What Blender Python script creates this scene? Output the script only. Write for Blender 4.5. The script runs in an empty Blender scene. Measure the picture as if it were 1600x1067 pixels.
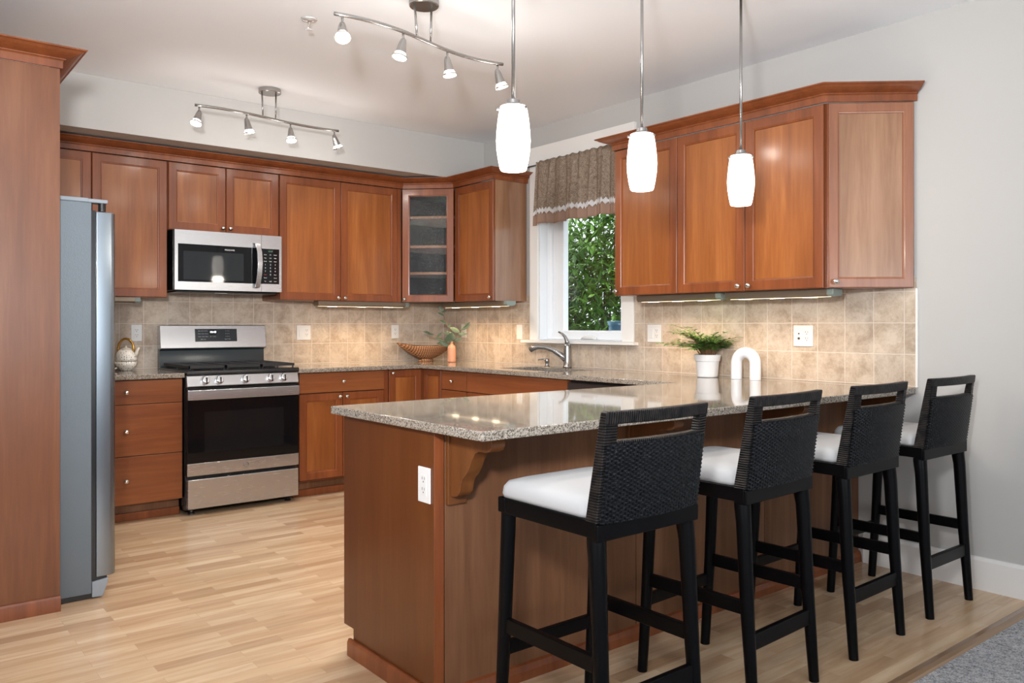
import bpy, bmesh, math, random
from mathutils import Vector, Matrix
random.seed(7)
S = bpy.context.scene
COL = S.collection
PI = math.pi

# ------------------------------------------------------------------ camera, world, exposure, large lights
cam_d = bpy.data.cameras.new('camera'); cam = bpy.data.objects.new('camera', cam_d); COL.objects.link(cam)
cam_d.sensor_width = 36.0; cam_d.lens = 1272.28/1600*36.0
cam_d.shift_y = -(533.5-507.88)/1600.0
cam_d.clip_start = .05
cam.location = (-4.0398, -5.9976, 1.219)
cam.rotation_euler = (PI/2, 0, math.radians(51.2925-90))
S.camera = cam
S.view_settings.view_transform = 'Standard'; S.view_settings.look = 'None'
S.view_settings.exposure = 0.38; S.view_settings.gamma = 1.0; S.view_settings.use_curve_mapping = False
S.cycles.use_denoising = True
S.cycles.max_bounces = 8; S.cycles.diffuse_bounces = 5; S.cycles.glossy_bounces = 4; S.cycles.transparent_max_bounces = 12
S.cycles.sample_clamp_indirect = 8.0
S.cycles.caustics_reflective = False; S.cycles.caustics_refractive = False

wd = bpy.data.worlds.new('world'); S.world = wd; wd.use_nodes = True
bg = wd.node_tree.nodes['Background']; bg.inputs[0].default_value = (.86, .93, 1.0, 1); bg.inputs[1].default_value = 1.6

def light(kind, name, loc, energy, color=(1, 1, 1), rot=(0, 0, 0), parent=None, **kw):
    d = bpy.data.lights.new(name, kind); d.energy = energy; d.color = color
    for k, v in kw.items(): setattr(d, k, v)
    o = bpy.data.objects.new(name, d); COL.objects.link(o); o.location = loc; o.rotation_euler = rot
    if parent: o.parent = parent
    return o
sun = light('SUN', 'sun', (0, 0, 9), 5.0, (1, .95, .86), angle=math.radians(2))
sun.rotation_euler = Vector((.25, -.5, -.8)).to_track_quat('-Z', 'Y').to_euler()
# daylight standing in the openings of the dining side
light('AREA', 'daylight_rear', (-3.4, -9.93, 1.35), 85, (.90, .95, 1), (PI/2+1.0, 0, 0), shape='RECTANGLE', size=4.4, size_y=2.1)
light('AREA', 'daylight_side', (-7.43, -6.4, 1.35), 65, (.90, .95, 1), (PI/2+1.0, 0, -PI/2), shape='RECTANGLE', size=4.6, size_y=2.1)

# added fill spot that brightens the ceiling, standing in for a bounced flash
fl = light('SPOT', 'ceiling_fill', (-4.15, -5.7, 1.75), 430, (.97, .98, 1), spot_size=math.radians(115), spot_blend=1.0, shadow_soft_size=.12)
fl.rotation_euler = (Vector((-1.9, -3.0, 2.73))-Vector(fl.location)).to_track_quat('-Z', 'Y').to_euler()

# ------------------------------------------------------------------ materials
def nt(name):
    m = bpy.data.materials.new(name); m.use_nodes = True
    t = m.node_tree; b = t.nodes['Principled BSDF']
    return m, t, b
def N(t, kind, **kw):
    n = t.nodes.new(kind)
    for k, v in kw.items(): setattr(n, k, v)
    return n
def L(t, a, b): t.links.new(a, b)
def rgba(c): return (c[0], c[1], c[2], 1)
def plain(name, col, rough=.5, metal=0.0, spec=.5, coat=0.0, emit=None, estr=0.0):
    m, t, b = nt(name)
    b.inputs['Base Color'].default_value = rgba(col); b.inputs['Roughness'].default_value = rough
    b.inputs['Metallic'].default_value = metal; b.inputs['Specular IOR Level'].default_value = spec
    b.inputs['Coat Weight'].default_value = coat; b.inputs['Coat Roughness'].default_value = .1
    if emit:
        b.inputs['Emission Color'].default_value = rgba(emit); b.inputs['Emission Strength'].default_value = estr
    return m
def ramp(t, fac, stops):
    r = N(t, 'ShaderNodeValToRGB'); e = r.color_ramp.elements
    while len(e) < len(stops): e.new(.5)
    for i, (p, c) in enumerate(stops): e[i].position = p; e[i].color = rgba(c)
    L(t, fac, r.inputs['Fac']); return r
def mixc(t, fac, a, b, mode='MIX'):
    n = N(t, 'ShaderNodeMix', data_type='RGBA', blend_type=mode)
    if isinstance(fac, (int, float)): n.inputs[0].default_value = fac
    else: L(t, fac, n.inputs[0])
    for i, v in ((6, a), (7, b)):
        if isinstance(v, tuple): n.inputs[i].default_value = rgba(v)
        else: L(t, v, n.inputs[i])
    return n.outputs[2]
def math_(t, op, a, b=None):
    n = N(t, 'ShaderNodeMath', operation=op)
    for i, v in ((0, a), (1, b)):
        if v is None: continue
        if isinstance(v, (int, float)): n.inputs[i].default_value = v
        else: L(t, v, n.inputs[i])
    return n.outputs[0]
def bump(t, b, h, strength=.2, dist=.002):
    n = N(t, 'ShaderNodeBump'); n.inputs['Strength'].default_value = strength; n.inputs['Distance'].default_value = dist
    L(t, h, n.inputs['Height']); L(t, n.outputs[0], b.inputs['Normal']); return n
def noise(t, vec, scale, detail=4, rough=.55, dist=0.0):
    n = N(t, 'ShaderNodeTexNoise'); n.inputs['Scale'].default_value = scale; n.inputs['Detail'].default_value = detail
    n.inputs['Roughness'].default_value = rough; n.inputs['Distortion'].default_value = dist
    if vec is not None: L(t, vec, n.inputs['Vector'])
    return n
def objvec(t, scale=(1, 1, 1), rnd=0.0):
    tc = N(t, 'ShaderNodeTexCoord'); v = tc.outputs['Object']
    if rnd:
        oi = N(t, 'ShaderNodeObjectInfo'); sc = N(t, 'ShaderNodeVectorMath', operation='SCALE')
        cx = N(t, 'ShaderNodeCombineXYZ'); L(t, oi.outputs['Random'], cx.inputs[0]); L(t, oi.outputs['Random'], cx.inputs[1]); L(t, oi.outputs['Random'], cx.inputs[2])
        L(t, cx.outputs[0], sc.inputs[0]); sc.inputs['Scale'].default_value = rnd
        ad = N(t, 'ShaderNodeVectorMath', operation='ADD'); L(t, v, ad.inputs[0]); L(t, sc.outputs[0], ad.inputs[1]); v = ad.outputs[0]
    mp = N(t, 'ShaderNodeMapping'); mp.inputs['Scale'].default_value = scale; L(t, v, mp.inputs['Vector'])
    return mp.outputs[0]

def wood(name, dark, mid, lite, grain='z', stave=.5, rough=.33, coat=.4):
    m, t, b = nt(name)
    g = .07
    sc = {'z': (1, 1, g), 'x': (g, g, 1)}[grain]
    v = objvec(t, sc, 13.0)
    n1 = noise(t, v, 9, 5, .6, .8); n2 = noise(t, v, 70, 3, .6)
    fac = math_(t, 'ADD', math_(t, 'MULTIPLY', n1.outputs['Fac'], .75), math_(t, 'MULTIPLY', n2.outputs['Fac'], .25))
    r = ramp(t, fac, [(.36, dark), (.5, mid), (.64, lite)])
    # glued-up staves, each a little lighter or darker
    v2 = objvec(t, (1, 1, 1), 13.0); sp = N(t, 'ShaderNodeSeparateXYZ'); L(t, v2, sp.inputs[0])
    if grain == 'z': s = math_(t, 'ADD', sp.outputs[0], math_(t, 'MULTIPLY', sp.outputs[1], .73))
    else: s = sp.outputs[2]
    wn = N(t, 'ShaderNodeTexWhiteNoise', noise_dimensions='1D'); L(t, math_(t, 'FLOOR', math_(t, 'MULTIPLY', s, 11.0)), wn.inputs['W'])
    c = mixc(t, math_(t, 'MULTIPLY', wn.outputs['Value'], stave), r.outputs[0], dark)
    vb = noise(t, objvec(t, (1, 1, .5), 13.0), 3.0, 2)
    c = mixc(t, math_(t, 'MULTIPLY', vb.outputs['Fac'], .35), c, lite)
    oi = N(t, 'ShaderNodeObjectInfo')
    c = mixc(t, math_(t, 'MULTIPLY', oi.outputs['Random'], .18), c, dark)
    L(t, c, b.inputs['Base Color']); b.inputs['Roughness'].default_value = rough
    b.inputs['Coat Weight'].default_value = coat; b.inputs['Coat Roughness'].default_value = .13
    b.inputs['Specular IOR Level'].default_value = .4
    bump(t, b, n2.outputs['Fac'], .06, .001)
    return m
CH_P = wood('cherry_panel', (0.175, 0.049, 0.011), (0.275, 0.084, 0.02), (0.385, 0.137, 0.037))
CH_F = wood('cherry_frame', (0.13, 0.034, 0.011), (0.195, 0.053, 0.017), (0.26, 0.078, 0.025), stave=.1, coat=.22)
CH_H = wood('cherry_horizontal', (0.1530, 0.0391, 0.0127), (0.2295, 0.0680, 0.0204), (0.3060, 0.1037, 0.0340), grain='x', stave=.45)
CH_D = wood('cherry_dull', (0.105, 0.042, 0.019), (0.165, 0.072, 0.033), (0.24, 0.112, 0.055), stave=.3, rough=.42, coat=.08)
CH_E = wood('cherry_lit', (0.19, 0.088, 0.045), (0.28, 0.14, 0.074), (0.38, 0.21, 0.12), stave=.35, rough=.34, coat=.5)  # paler copy of the cherry: window light and its reflection put into the colour
CH_EF = wood('cherry_lit_frame', (.19, .070, .034), (.26, .100, .050), (.33, .135, .07), stave=.1, coat=.5)  # matching frame tone, same reflected window light mixed into the colour
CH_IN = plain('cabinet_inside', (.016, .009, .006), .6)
GAP = plain('reveal_dark', (.03, .01, .006), .7)

def m_floor():
    m, t, b = nt('maple_strip_floor')
    tc = N(t, 'ShaderNodeTexCoord'); v = tc.outputs['Object']
    br = N(t, 'ShaderNodeTexBrick', offset=.37, offset_frequency=2, squash=1.0)
    br.inputs['Scale'].default_value = 1.0; br.inputs['Brick Width'].default_value = .46; br.inputs['Row Height'].default_value = .0635
    br.inputs['Mortar Size'].default_value = .0006; br.inputs['Mortar Smooth'].default_value = .3; br.inputs['Bias'].default_value = 0
    br.inputs['Color1'].default_value = (0, 0, 0, 1); br.inputs['Color2'].default_value = (1, 1, 1, 1); br.inputs['Mortar'].default_value = (.5, .5, .5, 1)
    L(t, v, br.inputs['Vector'])
    wob = N(t, 'ShaderNodeVectorMath', operation='MULTIPLY_ADD')
    L(t, br.outputs['Color'], wob.inputs[0]); wob.inputs[1].default_value = (9, 5, 0); L(t, v, wob.inputs[2])
    mp = N(t, 'ShaderNodeMapping'); mp.inputs['Scale'].default_value = (.09, 1, 1); L(t, wob.outputs[0], mp.inputs['Vector'])
    n1 = noise(t, mp.outputs[0], 22, 5, .6, .6)
    base = ramp(t, br.outputs['Color'], [(0, (.47, .31, .19)), (.25, (.60, .43, .275)), (.65, (.70, .53, .36)), (.85, (.56, .385, .245)), (1, (.64, .46, .29))])
    dk = mixc(t, 1.0, base.outputs[0], (.76, .66, .56), 'MULTIPLY')
    gr = ramp(t, n1.outputs['Fac'], [(.38, (1, 1, 1)), (.62, (0, 0, 0))])
    c = mixc(t, math_(t, 'MULTIPLY', gr.outputs[0], .7), base.outputs[0], dk)
    c = mixc(t, math_(t, 'MULTIPLY', br.outputs['Fac'], .45), c, (.2, .1, .05))
    L(t, c, b.inputs['Base Color']); b.inputs['Roughness'].default_value = .22; b.inputs['Specular IOR Level'].default_value = .5
    return m
def m_tile(name, ua):
    m, t, b = nt(name)
    tc = N(t, 'ShaderNodeTexCoord'); sp = N(t, 'ShaderNodeSeparateXYZ'); L(t, tc.outputs['Object'], sp.inputs[0])
    cb = N(t, 'ShaderNodeCombineXYZ'); L(t, sp.outputs[ua], cb.inputs[0]); L(t, sp.outputs[2], cb.inputs[1])
    wv = noise(t, tc.outputs['Object'], 14, 2)
    ad = N(t, 'ShaderNodeVectorMath', operation='MULTIPLY_ADD'); L(t, wv.outputs['Color'], ad.inputs[0]); ad.inputs[1].default_value = (.006, .006, 0); L(t, cb.outputs[0], ad.inputs[2])
    br = N(t, 'ShaderNodeTexBrick', offset=0.0, squash=1.0)
    for k, x in (('Scale', 1), ('Brick Width', .1555), ('Row Height', .1555), ('Mortar Size', .0028), ('Mortar Smooth', .5), ('Bias', 0)): br.inputs[k].default_value = x
    br.inputs['Color1'].default_value = (0, 0, 0, 1); br.inputs['Color2'].default_value = (1, 1, 1, 1)
    L(t, ad.outputs[0], br.inputs['Vector'])
    n1 = noise(t, tc.outputs['Object'], 9, 6, .65, .5); n2 = noise(t, tc.outputs['Object'], 60, 4, .7)
    a = ramp(t, br.outputs['Color'], [(0, (.53, .44, .355)), (.5, (.62, .515, .41)), (1, (.55, .475, .40))])
    d = mixc(t, 1.0, a.outputs[0], (.66, .60, .545), 'MULTIPLY')
    r = ramp(t, math_(t, 'ADD', math_(t, 'MULTIPLY', n1.outputs['Fac'], .7), math_(t, 'MULTIPLY', n2.outputs['Fac'], .3)), [(.38, (1, 1, 1)), (.6, (0, 0, 0))])
    c = mixc(t, r.outputs[0], a.outputs[0], d)
    c = mixc(t, br.outputs['Fac'], c, (.66, .57, .49))
    L(t, c, b.inputs['Base Color']); b.inputs['Roughness'].default_value = .42
    h = math_(t, 'SUBTRACT', math_(t, 'MULTIPLY', n2.outputs['Fac'], .25), br.outputs['Fac'])
    bump(t, b, h, .5, .002)
    return m
def m_granite():
    m, t, b = nt('speckled_granite')
    v = objvec(t)
    v1 = N(t, 'ShaderNodeTexVoronoi'); v1.inputs['Scale'].default_value = 330; L(t, v, v1.inputs['Vector'])
    v2 = N(t, 'ShaderNodeTexVoronoi'); v2.inputs['Scale'].default_value = 190; L(t, v, v2.inputs['Vector'])
    sp = N(t, 'ShaderNodeSeparateColor'); L(t, v1.outputs['Color'], sp.inputs[0])
    sq = N(t, 'ShaderNodeSeparateColor'); L(t, v2.outputs['Color'], sq.inputs[0])
    r1 = ramp(t, sp.outputs[0], [(0, (.05, .042, .034)), (.22, (.15, .125, .10)), (.45, (.29, .25, .205)), (.78, (.42, .375, .32)), (1, (.25, .22, .19))])
    r1.color_ramp.interpolation = 'LINEAR'
    dk = math_(t, 'GREATER_THAN', sq.outputs[1], .87)
    c = mixc(t, math_(t, 'MULTIPLY', dk, .6), r1.outputs[0], (.05, .042, .036))
    L(t, c, b.inputs['Base Color']); b.inputs['Roughness'].default_value = .045; b.inputs['Specular IOR Level'].default_value = .62
    return m
def m_carpet():
    m, t, b = nt('grey_carpet')
    v = objvec(t); n1 = noise(t, v, 160, 3, .7); n2 = noise(t, v, 60, 3, .6)
    f = math_(t, 'ADD', math_(t, 'MULTIPLY', n1.outputs['Fac'], .6), math_(t, 'MULTIPLY', n2.outputs['Fac'], .4))
    r = ramp(t, f, [(.36, (.09, .09, .10)), (.47, (.36, .36, .37)), (.6, (.62, .62, .63))])
    L(t, r.outputs[0], b.inputs['Base Color']); b.inputs['Roughness'].default_value = 1; b.inputs['Specular IOR Level'].default_value = .1
    bump(t, b, f, 1.0, .012)
    return m
def m_wall(name, col):
    m, t, b = nt(name); b.inputs['Base Color'].default_value = rgba(col); b.inputs['Roughness'].default_value = .75; b.inputs['Specular IOR Level'].default_value = .25
    n = noise(t, objvec(t), 130, 3); bump(t, b, n.outputs['Fac'], .12, .002); return m
def m_steel(name, col=(.56, .56, .57), rough=.27, axis=(1, 1, 60)):
    m, t, b = nt(name); b.inputs['Base Color'].default_value = rgba(col); b.inputs['Metallic'].default_value = 1
    n = noise(t, objvec(t, axis), 12, 2)
    r = math_(t, 'ADD', math_(t, 'MULTIPLY', n.outputs['Fac'], .02), rough-.01); L(t, r, b.inputs['Roughness'])
    b.inputs['Metallic'].default_value = .88; b.inputs['Anisotropic'].default_value = .5; return m
def m_wrap(name, axis, scale=270.0, col=(.005, .005, .006)):
    m, t, b = nt(name)
    w = N(t, 'ShaderNodeTexWave', wave_type='BANDS', bands_direction=axis); w.inputs['Scale'].default_value = scale/6.283
    w.inputs['Distortion'].default_value = .8; w.inputs['Detail'].default_value = 1; L(t, objvec(t), w.inputs['Vector'])
    n = noise(t, objvec(t), 40, 3)
    r = ramp(t, n.outputs['Fac'], [(.35, col), (.7, (.022, .018, .017))])
    L(t, r.outputs[0], b.inputs['Base Color']); b.inputs['Roughness'].default_value = .36; b.inputs['Specular IOR Level'].default_value = .16
    bump(t, b, w.outputs['Fac'], .9, .0035); return m
def m_weave():
    m, t, b = nt('black_rattan'); n = noise(t, objvec(t), 130, 3)
    r = ramp(t, n.outputs['Fac'], [(.35, (.002, .0025, .0035)), (.60, (.007, .008, .010)), (.80, (.055, .06, .07))]); L(t, r.outputs[0], b.inputs['Base Color']); b.inputs['Roughness'].default_value = .30; b.inputs['Specular IOR Level'].default_value = .22; return m
def m_leaf(name, a, bb, trans=.25):
    m, t, b = nt(name); g = N(t, 'ShaderNodeNewGeometry')
    r = ramp(t, g.outputs['Random Per Island'], [(0, a), (1, bb)]); L(t, r.outputs[0], b.inputs['Base Color']); b.inputs['Roughness'].default_value = .4
    out = t.nodes['Material Output']; tr = N(t, 'ShaderNodeBsdfTranslucent'); L(t, r.outputs[0], tr.inputs[0])
    mx = N(t, 'ShaderNodeMixShader'); mx.inputs[0].default_value = trans; L(t, b.outputs[0], mx.inputs[1]); L(t, tr.outputs[0], mx.inputs[2]); L(t, mx.outputs[0], out.inputs[0])
    return m
def m_glass(name, tint=(1, 1, 1), rough=0.0, bumpy=0.0, refl=1.0):
    m, t, b = nt(name); out = t.nodes['Material Output']
    tr = N(t, 'ShaderNodeBsdfTransparent'); tr.inputs[0].default_value = rgba(tint)
    gl = N(t, 'ShaderNodeBsdfGlossy'); gl.inputs['Roughness'].default_value = rough
    fr = N(t, 'ShaderNodeFresnel'); fr.inputs[0].default_value = 1.5
    ge = N(t, 'ShaderNodeNewGeometry'); ff = math_(t, 'MULTIPLY', math_(t, 'MULTIPLY', fr.outputs[0], refl), math_(t, 'SUBTRACT', 1.0, ge.outputs['Backfacing']))
    mx = N(t, 'ShaderNodeMixShader'); L(t, ff, mx.inputs[0]); L(t, tr.outputs[0], mx.inputs[1]); L(t, gl.outputs[0], mx.inputs[2]); L(t, mx.outputs[0], out.inputs[0])
    if bumpy:
        n = noise(t, objvec(t), 130, 2); bn = N(t, 'ShaderNodeBump'); bn.inputs['Strength'].default_value = bumpy; bn.inputs['Distance'].default_value = .01
        L(t, n.outputs['Fac'], bn.inputs['Height']); L(t, bn.outputs[0], gl.inputs['Normal']); L(t, bn.outputs[0], fr.inputs['Normal'])
    return m
def m_curtain():
    m, t, b = nt('valance_cloth'); v = objvec(t)
    n1 = noise(t, v, 55, 4, .7, 1.5); n2 = noise(t, v, 400, 2)
    r = ramp(t, n1.outputs['Fac'], [(.36, (.13, .085, .065)), (.5, (.26, .20, .15)), (.64, (.35, .285, .22))])
    c = mixc(t, math_(t, 'MULTIPLY', n2.outputs['Fac'], .4), r.outputs[0], (.20, .15, .11))
    L(t, c, b.inputs['Base Color']); b.inputs['Roughness'].default_value = .95; b.inputs['Specular IOR Level'].default_value = .1
    return m
def m_speckpot():
    m, t, b = nt('dotted_ceramic'); v = N(t, 'ShaderNodeTexVoronoi'); v.inputs['Scale'].default_value = 75; v.inputs['Randomness'].default_value = .35
    L(t, objvec(t), v.inputs['Vector'])
    r = ramp(t, v.outputs['Distance'], [(.22, (.12, .10, .09)), (.30, (.85, .80, .72))]); L(t, r.outputs[0], b.inputs['Base Color']); b.inputs['Roughness'].default_value = .2
    return m
def m_basket():
    m, t, b = nt('woven_seagrass'); v = objvec(t)
    w = N(t, 'ShaderNodeTexWave', wave_type='BANDS', bands_direction='Z'); w.inputs['Scale'].default_value = 24; w.inputs['Distortion'].default_value = 1.5; L(t, v, w.inputs['Vector'])
    w2 = N(t, 'ShaderNodeTexWave', wave_type='BANDS', bands_direction='X'); w2.inputs['Scale'].default_value = 22; L(t, v, w2.inputs['Vector'])
    f = math_(t, 'MULTIPLY', w.outputs['Fac'], w2.outputs['Fac'])
    r = ramp(t, f, [(.08, (.12, .045, .018)), (.5, (.50, .25, .11))]); L(t, r.outputs[0], b.inputs['Base Color']); b.inputs['Roughness'].default_value = .7
    bump(t, b, f, .7, .004); return m

FLOOR = m_floor(); TILE_B = m_tile('travertine_back', 0); TILE_W = m_tile('travertine_side', 1)
GRAN = m_granite(); CARPET = m_carpet()
WALL = m_wall('greige_paint', (.475, .46, .44)); CEIL = m_wall('ceiling_paint', (.86, .875, .90)); TRIM = plain('white_trim', (.78, .76, .73), .35)
VINYL = plain('white_vinyl', (.80, .83, .86), .35)
STEEL = m_steel('brushed_steel'); STEEL_V = m_steel('brushed_steel_door', (.25, .285, .32), .24, (60, 60, 1)); NICKEL = m_steel('satin_nickel', (.36, .345, .33), .24)
CHROME = plain('polished_nickel', (.75, .73, .70), .12, 1)
BLKGL = plain('black_glass', (.005, .005, .006), .04, 0, .35); BLK = plain('black_enamel', (.012, .012, .013), .22)
BLK_SLATE = plain('slate_enamel', (.03, .04, .045), .16, 0, .6)
IRON = plain('cast_iron', (.014, .014, .015), .55)
def m_fridge():
    m, t, b = nt('grey_textured_steel'); n = noise(t, objvec(t), 210, 2); b.inputs['Base Color'].default_value = (.125, .15, .17, 1); b.inputs['Roughness'].default_value = .45
    b.inputs['Metallic'].default_value = .25; bump(t, b, n.outputs['Fac'], .35, .002); return m
FRSIDE = m_fridge(); PLASTG = plain('grey_plastic', (.25, .28, .31), .45)
DARKW = plain('black_lacquer', (.002, .002, .0025), .30, spec=.12); WRAP_Z = m_wrap('rattan_wrap_upright', 'Z'); WRAP_X = m_wrap('rattan_wrap_rail', 'X'); WEAVE = m_weave()
def m_cloth(name, col):
    m, t, b = nt(name); n = noise(t, objvec(t), 500, 2); b.inputs['Base Color'].default_value = rgba(col); b.inputs['Roughness'].default_value = .95
    b.inputs['Specular IOR Level'].default_value = .15; bump(t, b, n.outputs['Fac'], .2, .001); return m
SEATC = m_cloth('oatmeal_linen', (.41, .41, .415)); CURT = m_curtain(); LACE = m_cloth('lace_trim', (.60, .59, .59)); CURT2 = m_cloth('valance_hem', (.30, .195, .145))
WHITE = plain('white_plastic', (.72, .71, .70), .35); SLOT = plain('socket_dark', (.05, .045, .04), .6)
LAMPG = plain('opal_glass', (.95, .93, .9), .3, emit=(1, .94, .86), estr=3.2)
BULB = plain('lit_bulb', (1, 1, 1), .3, emit=(1, .97, .92), estr=5)
LENS = plain('lit_lens_dim', (1, 1, 1), .3, emit=(1, .80, .52), estr=1.3)
LED = plain('lit_lens', (1, 1, 1), .3, emit=(1, .80, .52), estr=11)
DIGIT = plain('lit_digits', (.9, .95, 1), .4, emit=(.9, .97, 1), estr=2.5); PRINT = plain('panel_print', (.55, .58, .6), .5); PRINTR = plain('panel_print_red', (.4, .06, .05), .5)
GREEND = plain('lit_digits_green', (.10, .22, .14), .4, emit=(.35, .7, .45), estr=.06)
BRONZE = plain('bronze_housing', (.24, .19, .14), .4, .6); SAGE = plain('end_cap_grey', (.22, .26, .23), .5)
POTW = plain('white_stoneware', (.74, .74, .75), .5); ARCHW = plain('white_plaster', (.80, .81, .84), .55); TERRA = plain('terracotta', (.62, .30, .18), .55)
GOLD = plain('gold_bamboo', (.62, .33, .07), .25, .75); DOTP = m_speckpot(); BASK = m_basket(); SOIL = plain('dark_soil', (.03, .02, .014), .9)
LEAF_F = m_leaf('fern_leaf', (.035, .12, .022), (.17, .34, .07), .2); LEAF_E = m_leaf('eucalyptus_leaf', (.045, .08, .045), (.12, .17, .10)); STEM = plain('stem_brown', (.18, .09, .04), .7)
LEAF_H = m_leaf('shrub_leaf', (.018, .07, .010), (.17, .36, .05), .3); BARK = plain('bark', (.09, .06, .04), .9); BLUEP = plain('blue_glaze', (.05, .12, .19), .25); STONE = plain('grey_stone', (.3, .29, .27), .8)
WGLASS = m_glass('window_glass', (.97, .99, .98)); RAIN = m_glass('rain_glass', (.90, .88, .86), .02, .28, .8)
GRASS = plain('garden_soil', (.05, .05, .03), .9)

# ------------------------------------------------------------------ mesh helpers
class MB:
    def __init__(s): s.v = []; s.f = []
    def add(s, vs, fs):
        o = len(s.v); s.v += [tuple(v) for v in vs]; s.f += [tuple(i+o for i in f) for f in fs]; return s
    def box(s, x0, x1, y0, y1, z0, z1):
        vs = [(x, y, z) for z in (z0, z1) for y in (y0, y1) for x in (x0, x1)]
        return s.add(vs, [(0, 2, 3, 1), (4, 5, 7, 6), (0, 1, 5, 4), (2, 6, 7, 3), (0, 4, 6, 2), (1, 3, 7, 5)])
    def hexa(s, p):   # 4 bottom ring, 4 top ring
        return s.add(p, [(3, 2, 1, 0), (4, 5, 6, 7), (0, 1, 5, 4), (1, 2, 6, 5), (2, 3, 7, 6), (3, 0, 4, 7)])
    def fbox(s, fr, a0, a1, d0, d1, z0, z1):
        p = [fr(a, d, z) for z in (z0, z1) for d in (d0, d1) for a in (a0, a1)]
        return s.add(p, [(0, 2, 3, 1), (4, 5, 7, 6), (0, 1, 5, 4), (2, 6, 7, 3), (0, 4, 6, 2), (1, 3, 7, 5)])
    def loops(s, rings, cap0=True, cap1=True, closed=True):
        n = len(rings[0]); vs = [p for r in rings for p in r]; fs = []
        for i in range(len(rings)-1):
            for j in range(n if closed else n-1):
                k = (j+1) % n; fs.append((i*n+j, i*n+k, (i+1)*n+k, (i+1)*n+j))
        if cap0: fs.append(tuple(range(n-1, -1, -1)))
        if cap1: fs.append(tuple((len(rings)-1)*n+j for j in range(n)))
        return s.add(vs, fs)
    def tube(s, pts, rad, n=10, cap=True):
        pts = [Vector(p) for p in pts]
        if isinstance(rad, (int, float)): rad = [rad]*len(pts)
        rings = []; up = None
        for i, p in enumerate(pts):
            tg = (pts[min(i+1, len(pts)-1)]-pts[max(i-1, 0)]).normalized()
            if up is None: up = Vector((0, 0, 1)) if abs(tg.z) < .9 else Vector((1, 0, 0))
            a = tg.cross(up).normalized(); up = a.cross(tg).normalized()
            rings.append([p+(a*math.cos(2*PI*k/n)+up*math.sin(2*PI*k/n))*rad[i] for k in range(n)])
        return s.loops(rings, cap, cap)
    def lathe(s, c, prof, n=24, mat=None, cap0=True, cap1=True):
        c = Vector(c); rings = []
        for r, z in prof:
            ring = [Vector((r*math.cos(2*PI*k/n), r*math.sin(2*PI*k/n), z)) for k in range(n)]
            if mat: ring = [mat @ p for p in ring]
            rings.append([p+c for p in ring])
        return s.loops(rings, cap0, cap1)
    def prism(s, poly, fn, t0, t1):   # poly 2-D, fn(p, t) -> point
        return s.loops([[fn(p, t0) for p in poly], [fn(p, t1) for p in poly]])
    def build(s, name, mat, parent=None, smooth=False, bev=0.0, sub=0, seg=2, loc=None):
        off = Vector((0, 0, 0)); q = parent
        while q is not None: off += Vector(q.location); q = q.parent
        if loc is not None: off = off*0+Vector(loc)
        me = bpy.data.meshes.new(name); me.from_pydata([tuple(Vector(v)-off) for v in s.v], [], s.f)
        bm = bmesh.new(); bm.from_mesh(me); bmesh.ops.recalc_face_normals(bm, faces=bm.faces); bm.to_mesh(me); bm.free()
        if smooth:
            for p in me.polygons: p.use_smooth = True
        me.materials.append(mat)
        o = bpy.data.objects.new(name, me); COL.objects.link(o)
        if parent: o.parent = parent
        elif loc is not None: o.location = loc
        if bev:
            b = o.modifiers.new('bevel', 'BEVEL'); b.width = bev; b.segments = seg; b.limit_method = 'ANGLE'; b.angle_limit = math.radians(40)
        if sub:
            b = o.modifiers.new('sub', 'SUBSURF'); b.levels = sub; b.render_levels = sub
        if smooth == 'auto' or (bev and not smooth):
            for p in me.polygons: p.use_smooth = True
            try:
                w = o.modifiers.new('wn', 'WEIGHTED_NORMAL'); w.keep_sharp = True
            except Exception: pass
            if smooth == 'auto': me.set_sharp_from_angle(angle=math.radians(40))
        return o
def tag(o, label, cat, group=None, kind=None):
    o['label'] = label; o['category'] = cat
    if group: o['group'] = group
    if kind: o['kind'] = kind
    return o
def thing(name, loc, label, cat, group=None, kind=None):
    o = bpy.data.objects.new(name, None); COL.objects.link(o); o.location = loc; o.empty_display_size = .1
    return tag(o, label, cat, group, kind)
def struct(o): o['kind'] = 'structure'; return o
def frame(ox, oy, u, n):
    u = Vector((u[0], u[1], 0)).normalized(); n = Vector((n[0], n[1], 0)).normalized()
    return lambda a, d, z: Vector((ox, oy, 0))+u*a+n*d+Vector((0, 0, z))
def copy_tree(o, parent=None):
    c = o.copy(); COL.objects.link(c); c.parent = parent
    for ch in list(o.children): copy_tree(ch, c)
    return c
def text(s, size, loc, rot, mat, parent, name='lettering', align='CENTER'):
    d = bpy.data.curves.new(name, 'FONT'); d.body = s; d.size = size; d.align_x = align; d.align_y = 'CENTER'; d.extrude = .0003
    o = bpy.data.objects.new(name, d); COL.objects.link(o); d.materials.append(mat)
    d.resolution_u = 3
    me = bpy.data.meshes.new_from_object(o.evaluated_get(bpy.context.evaluated_depsgraph_get())); bpy.data.objects.remove(o); bpy.data.curves.remove(d)
    o = bpy.data.objects.new(name, me); COL.objects.link(o)
    if not me.materials: me.materials.append(mat)
    off = Vector((0, 0, 0)); q = parent
    while q is not None: off += Vector(q.location); q = q.parent
    o.parent = parent; o.location = Vector(loc)-off; o.rotation_euler = rot; return o
FACE_S = (PI/2, 0, 0)      # text facing -y

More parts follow.
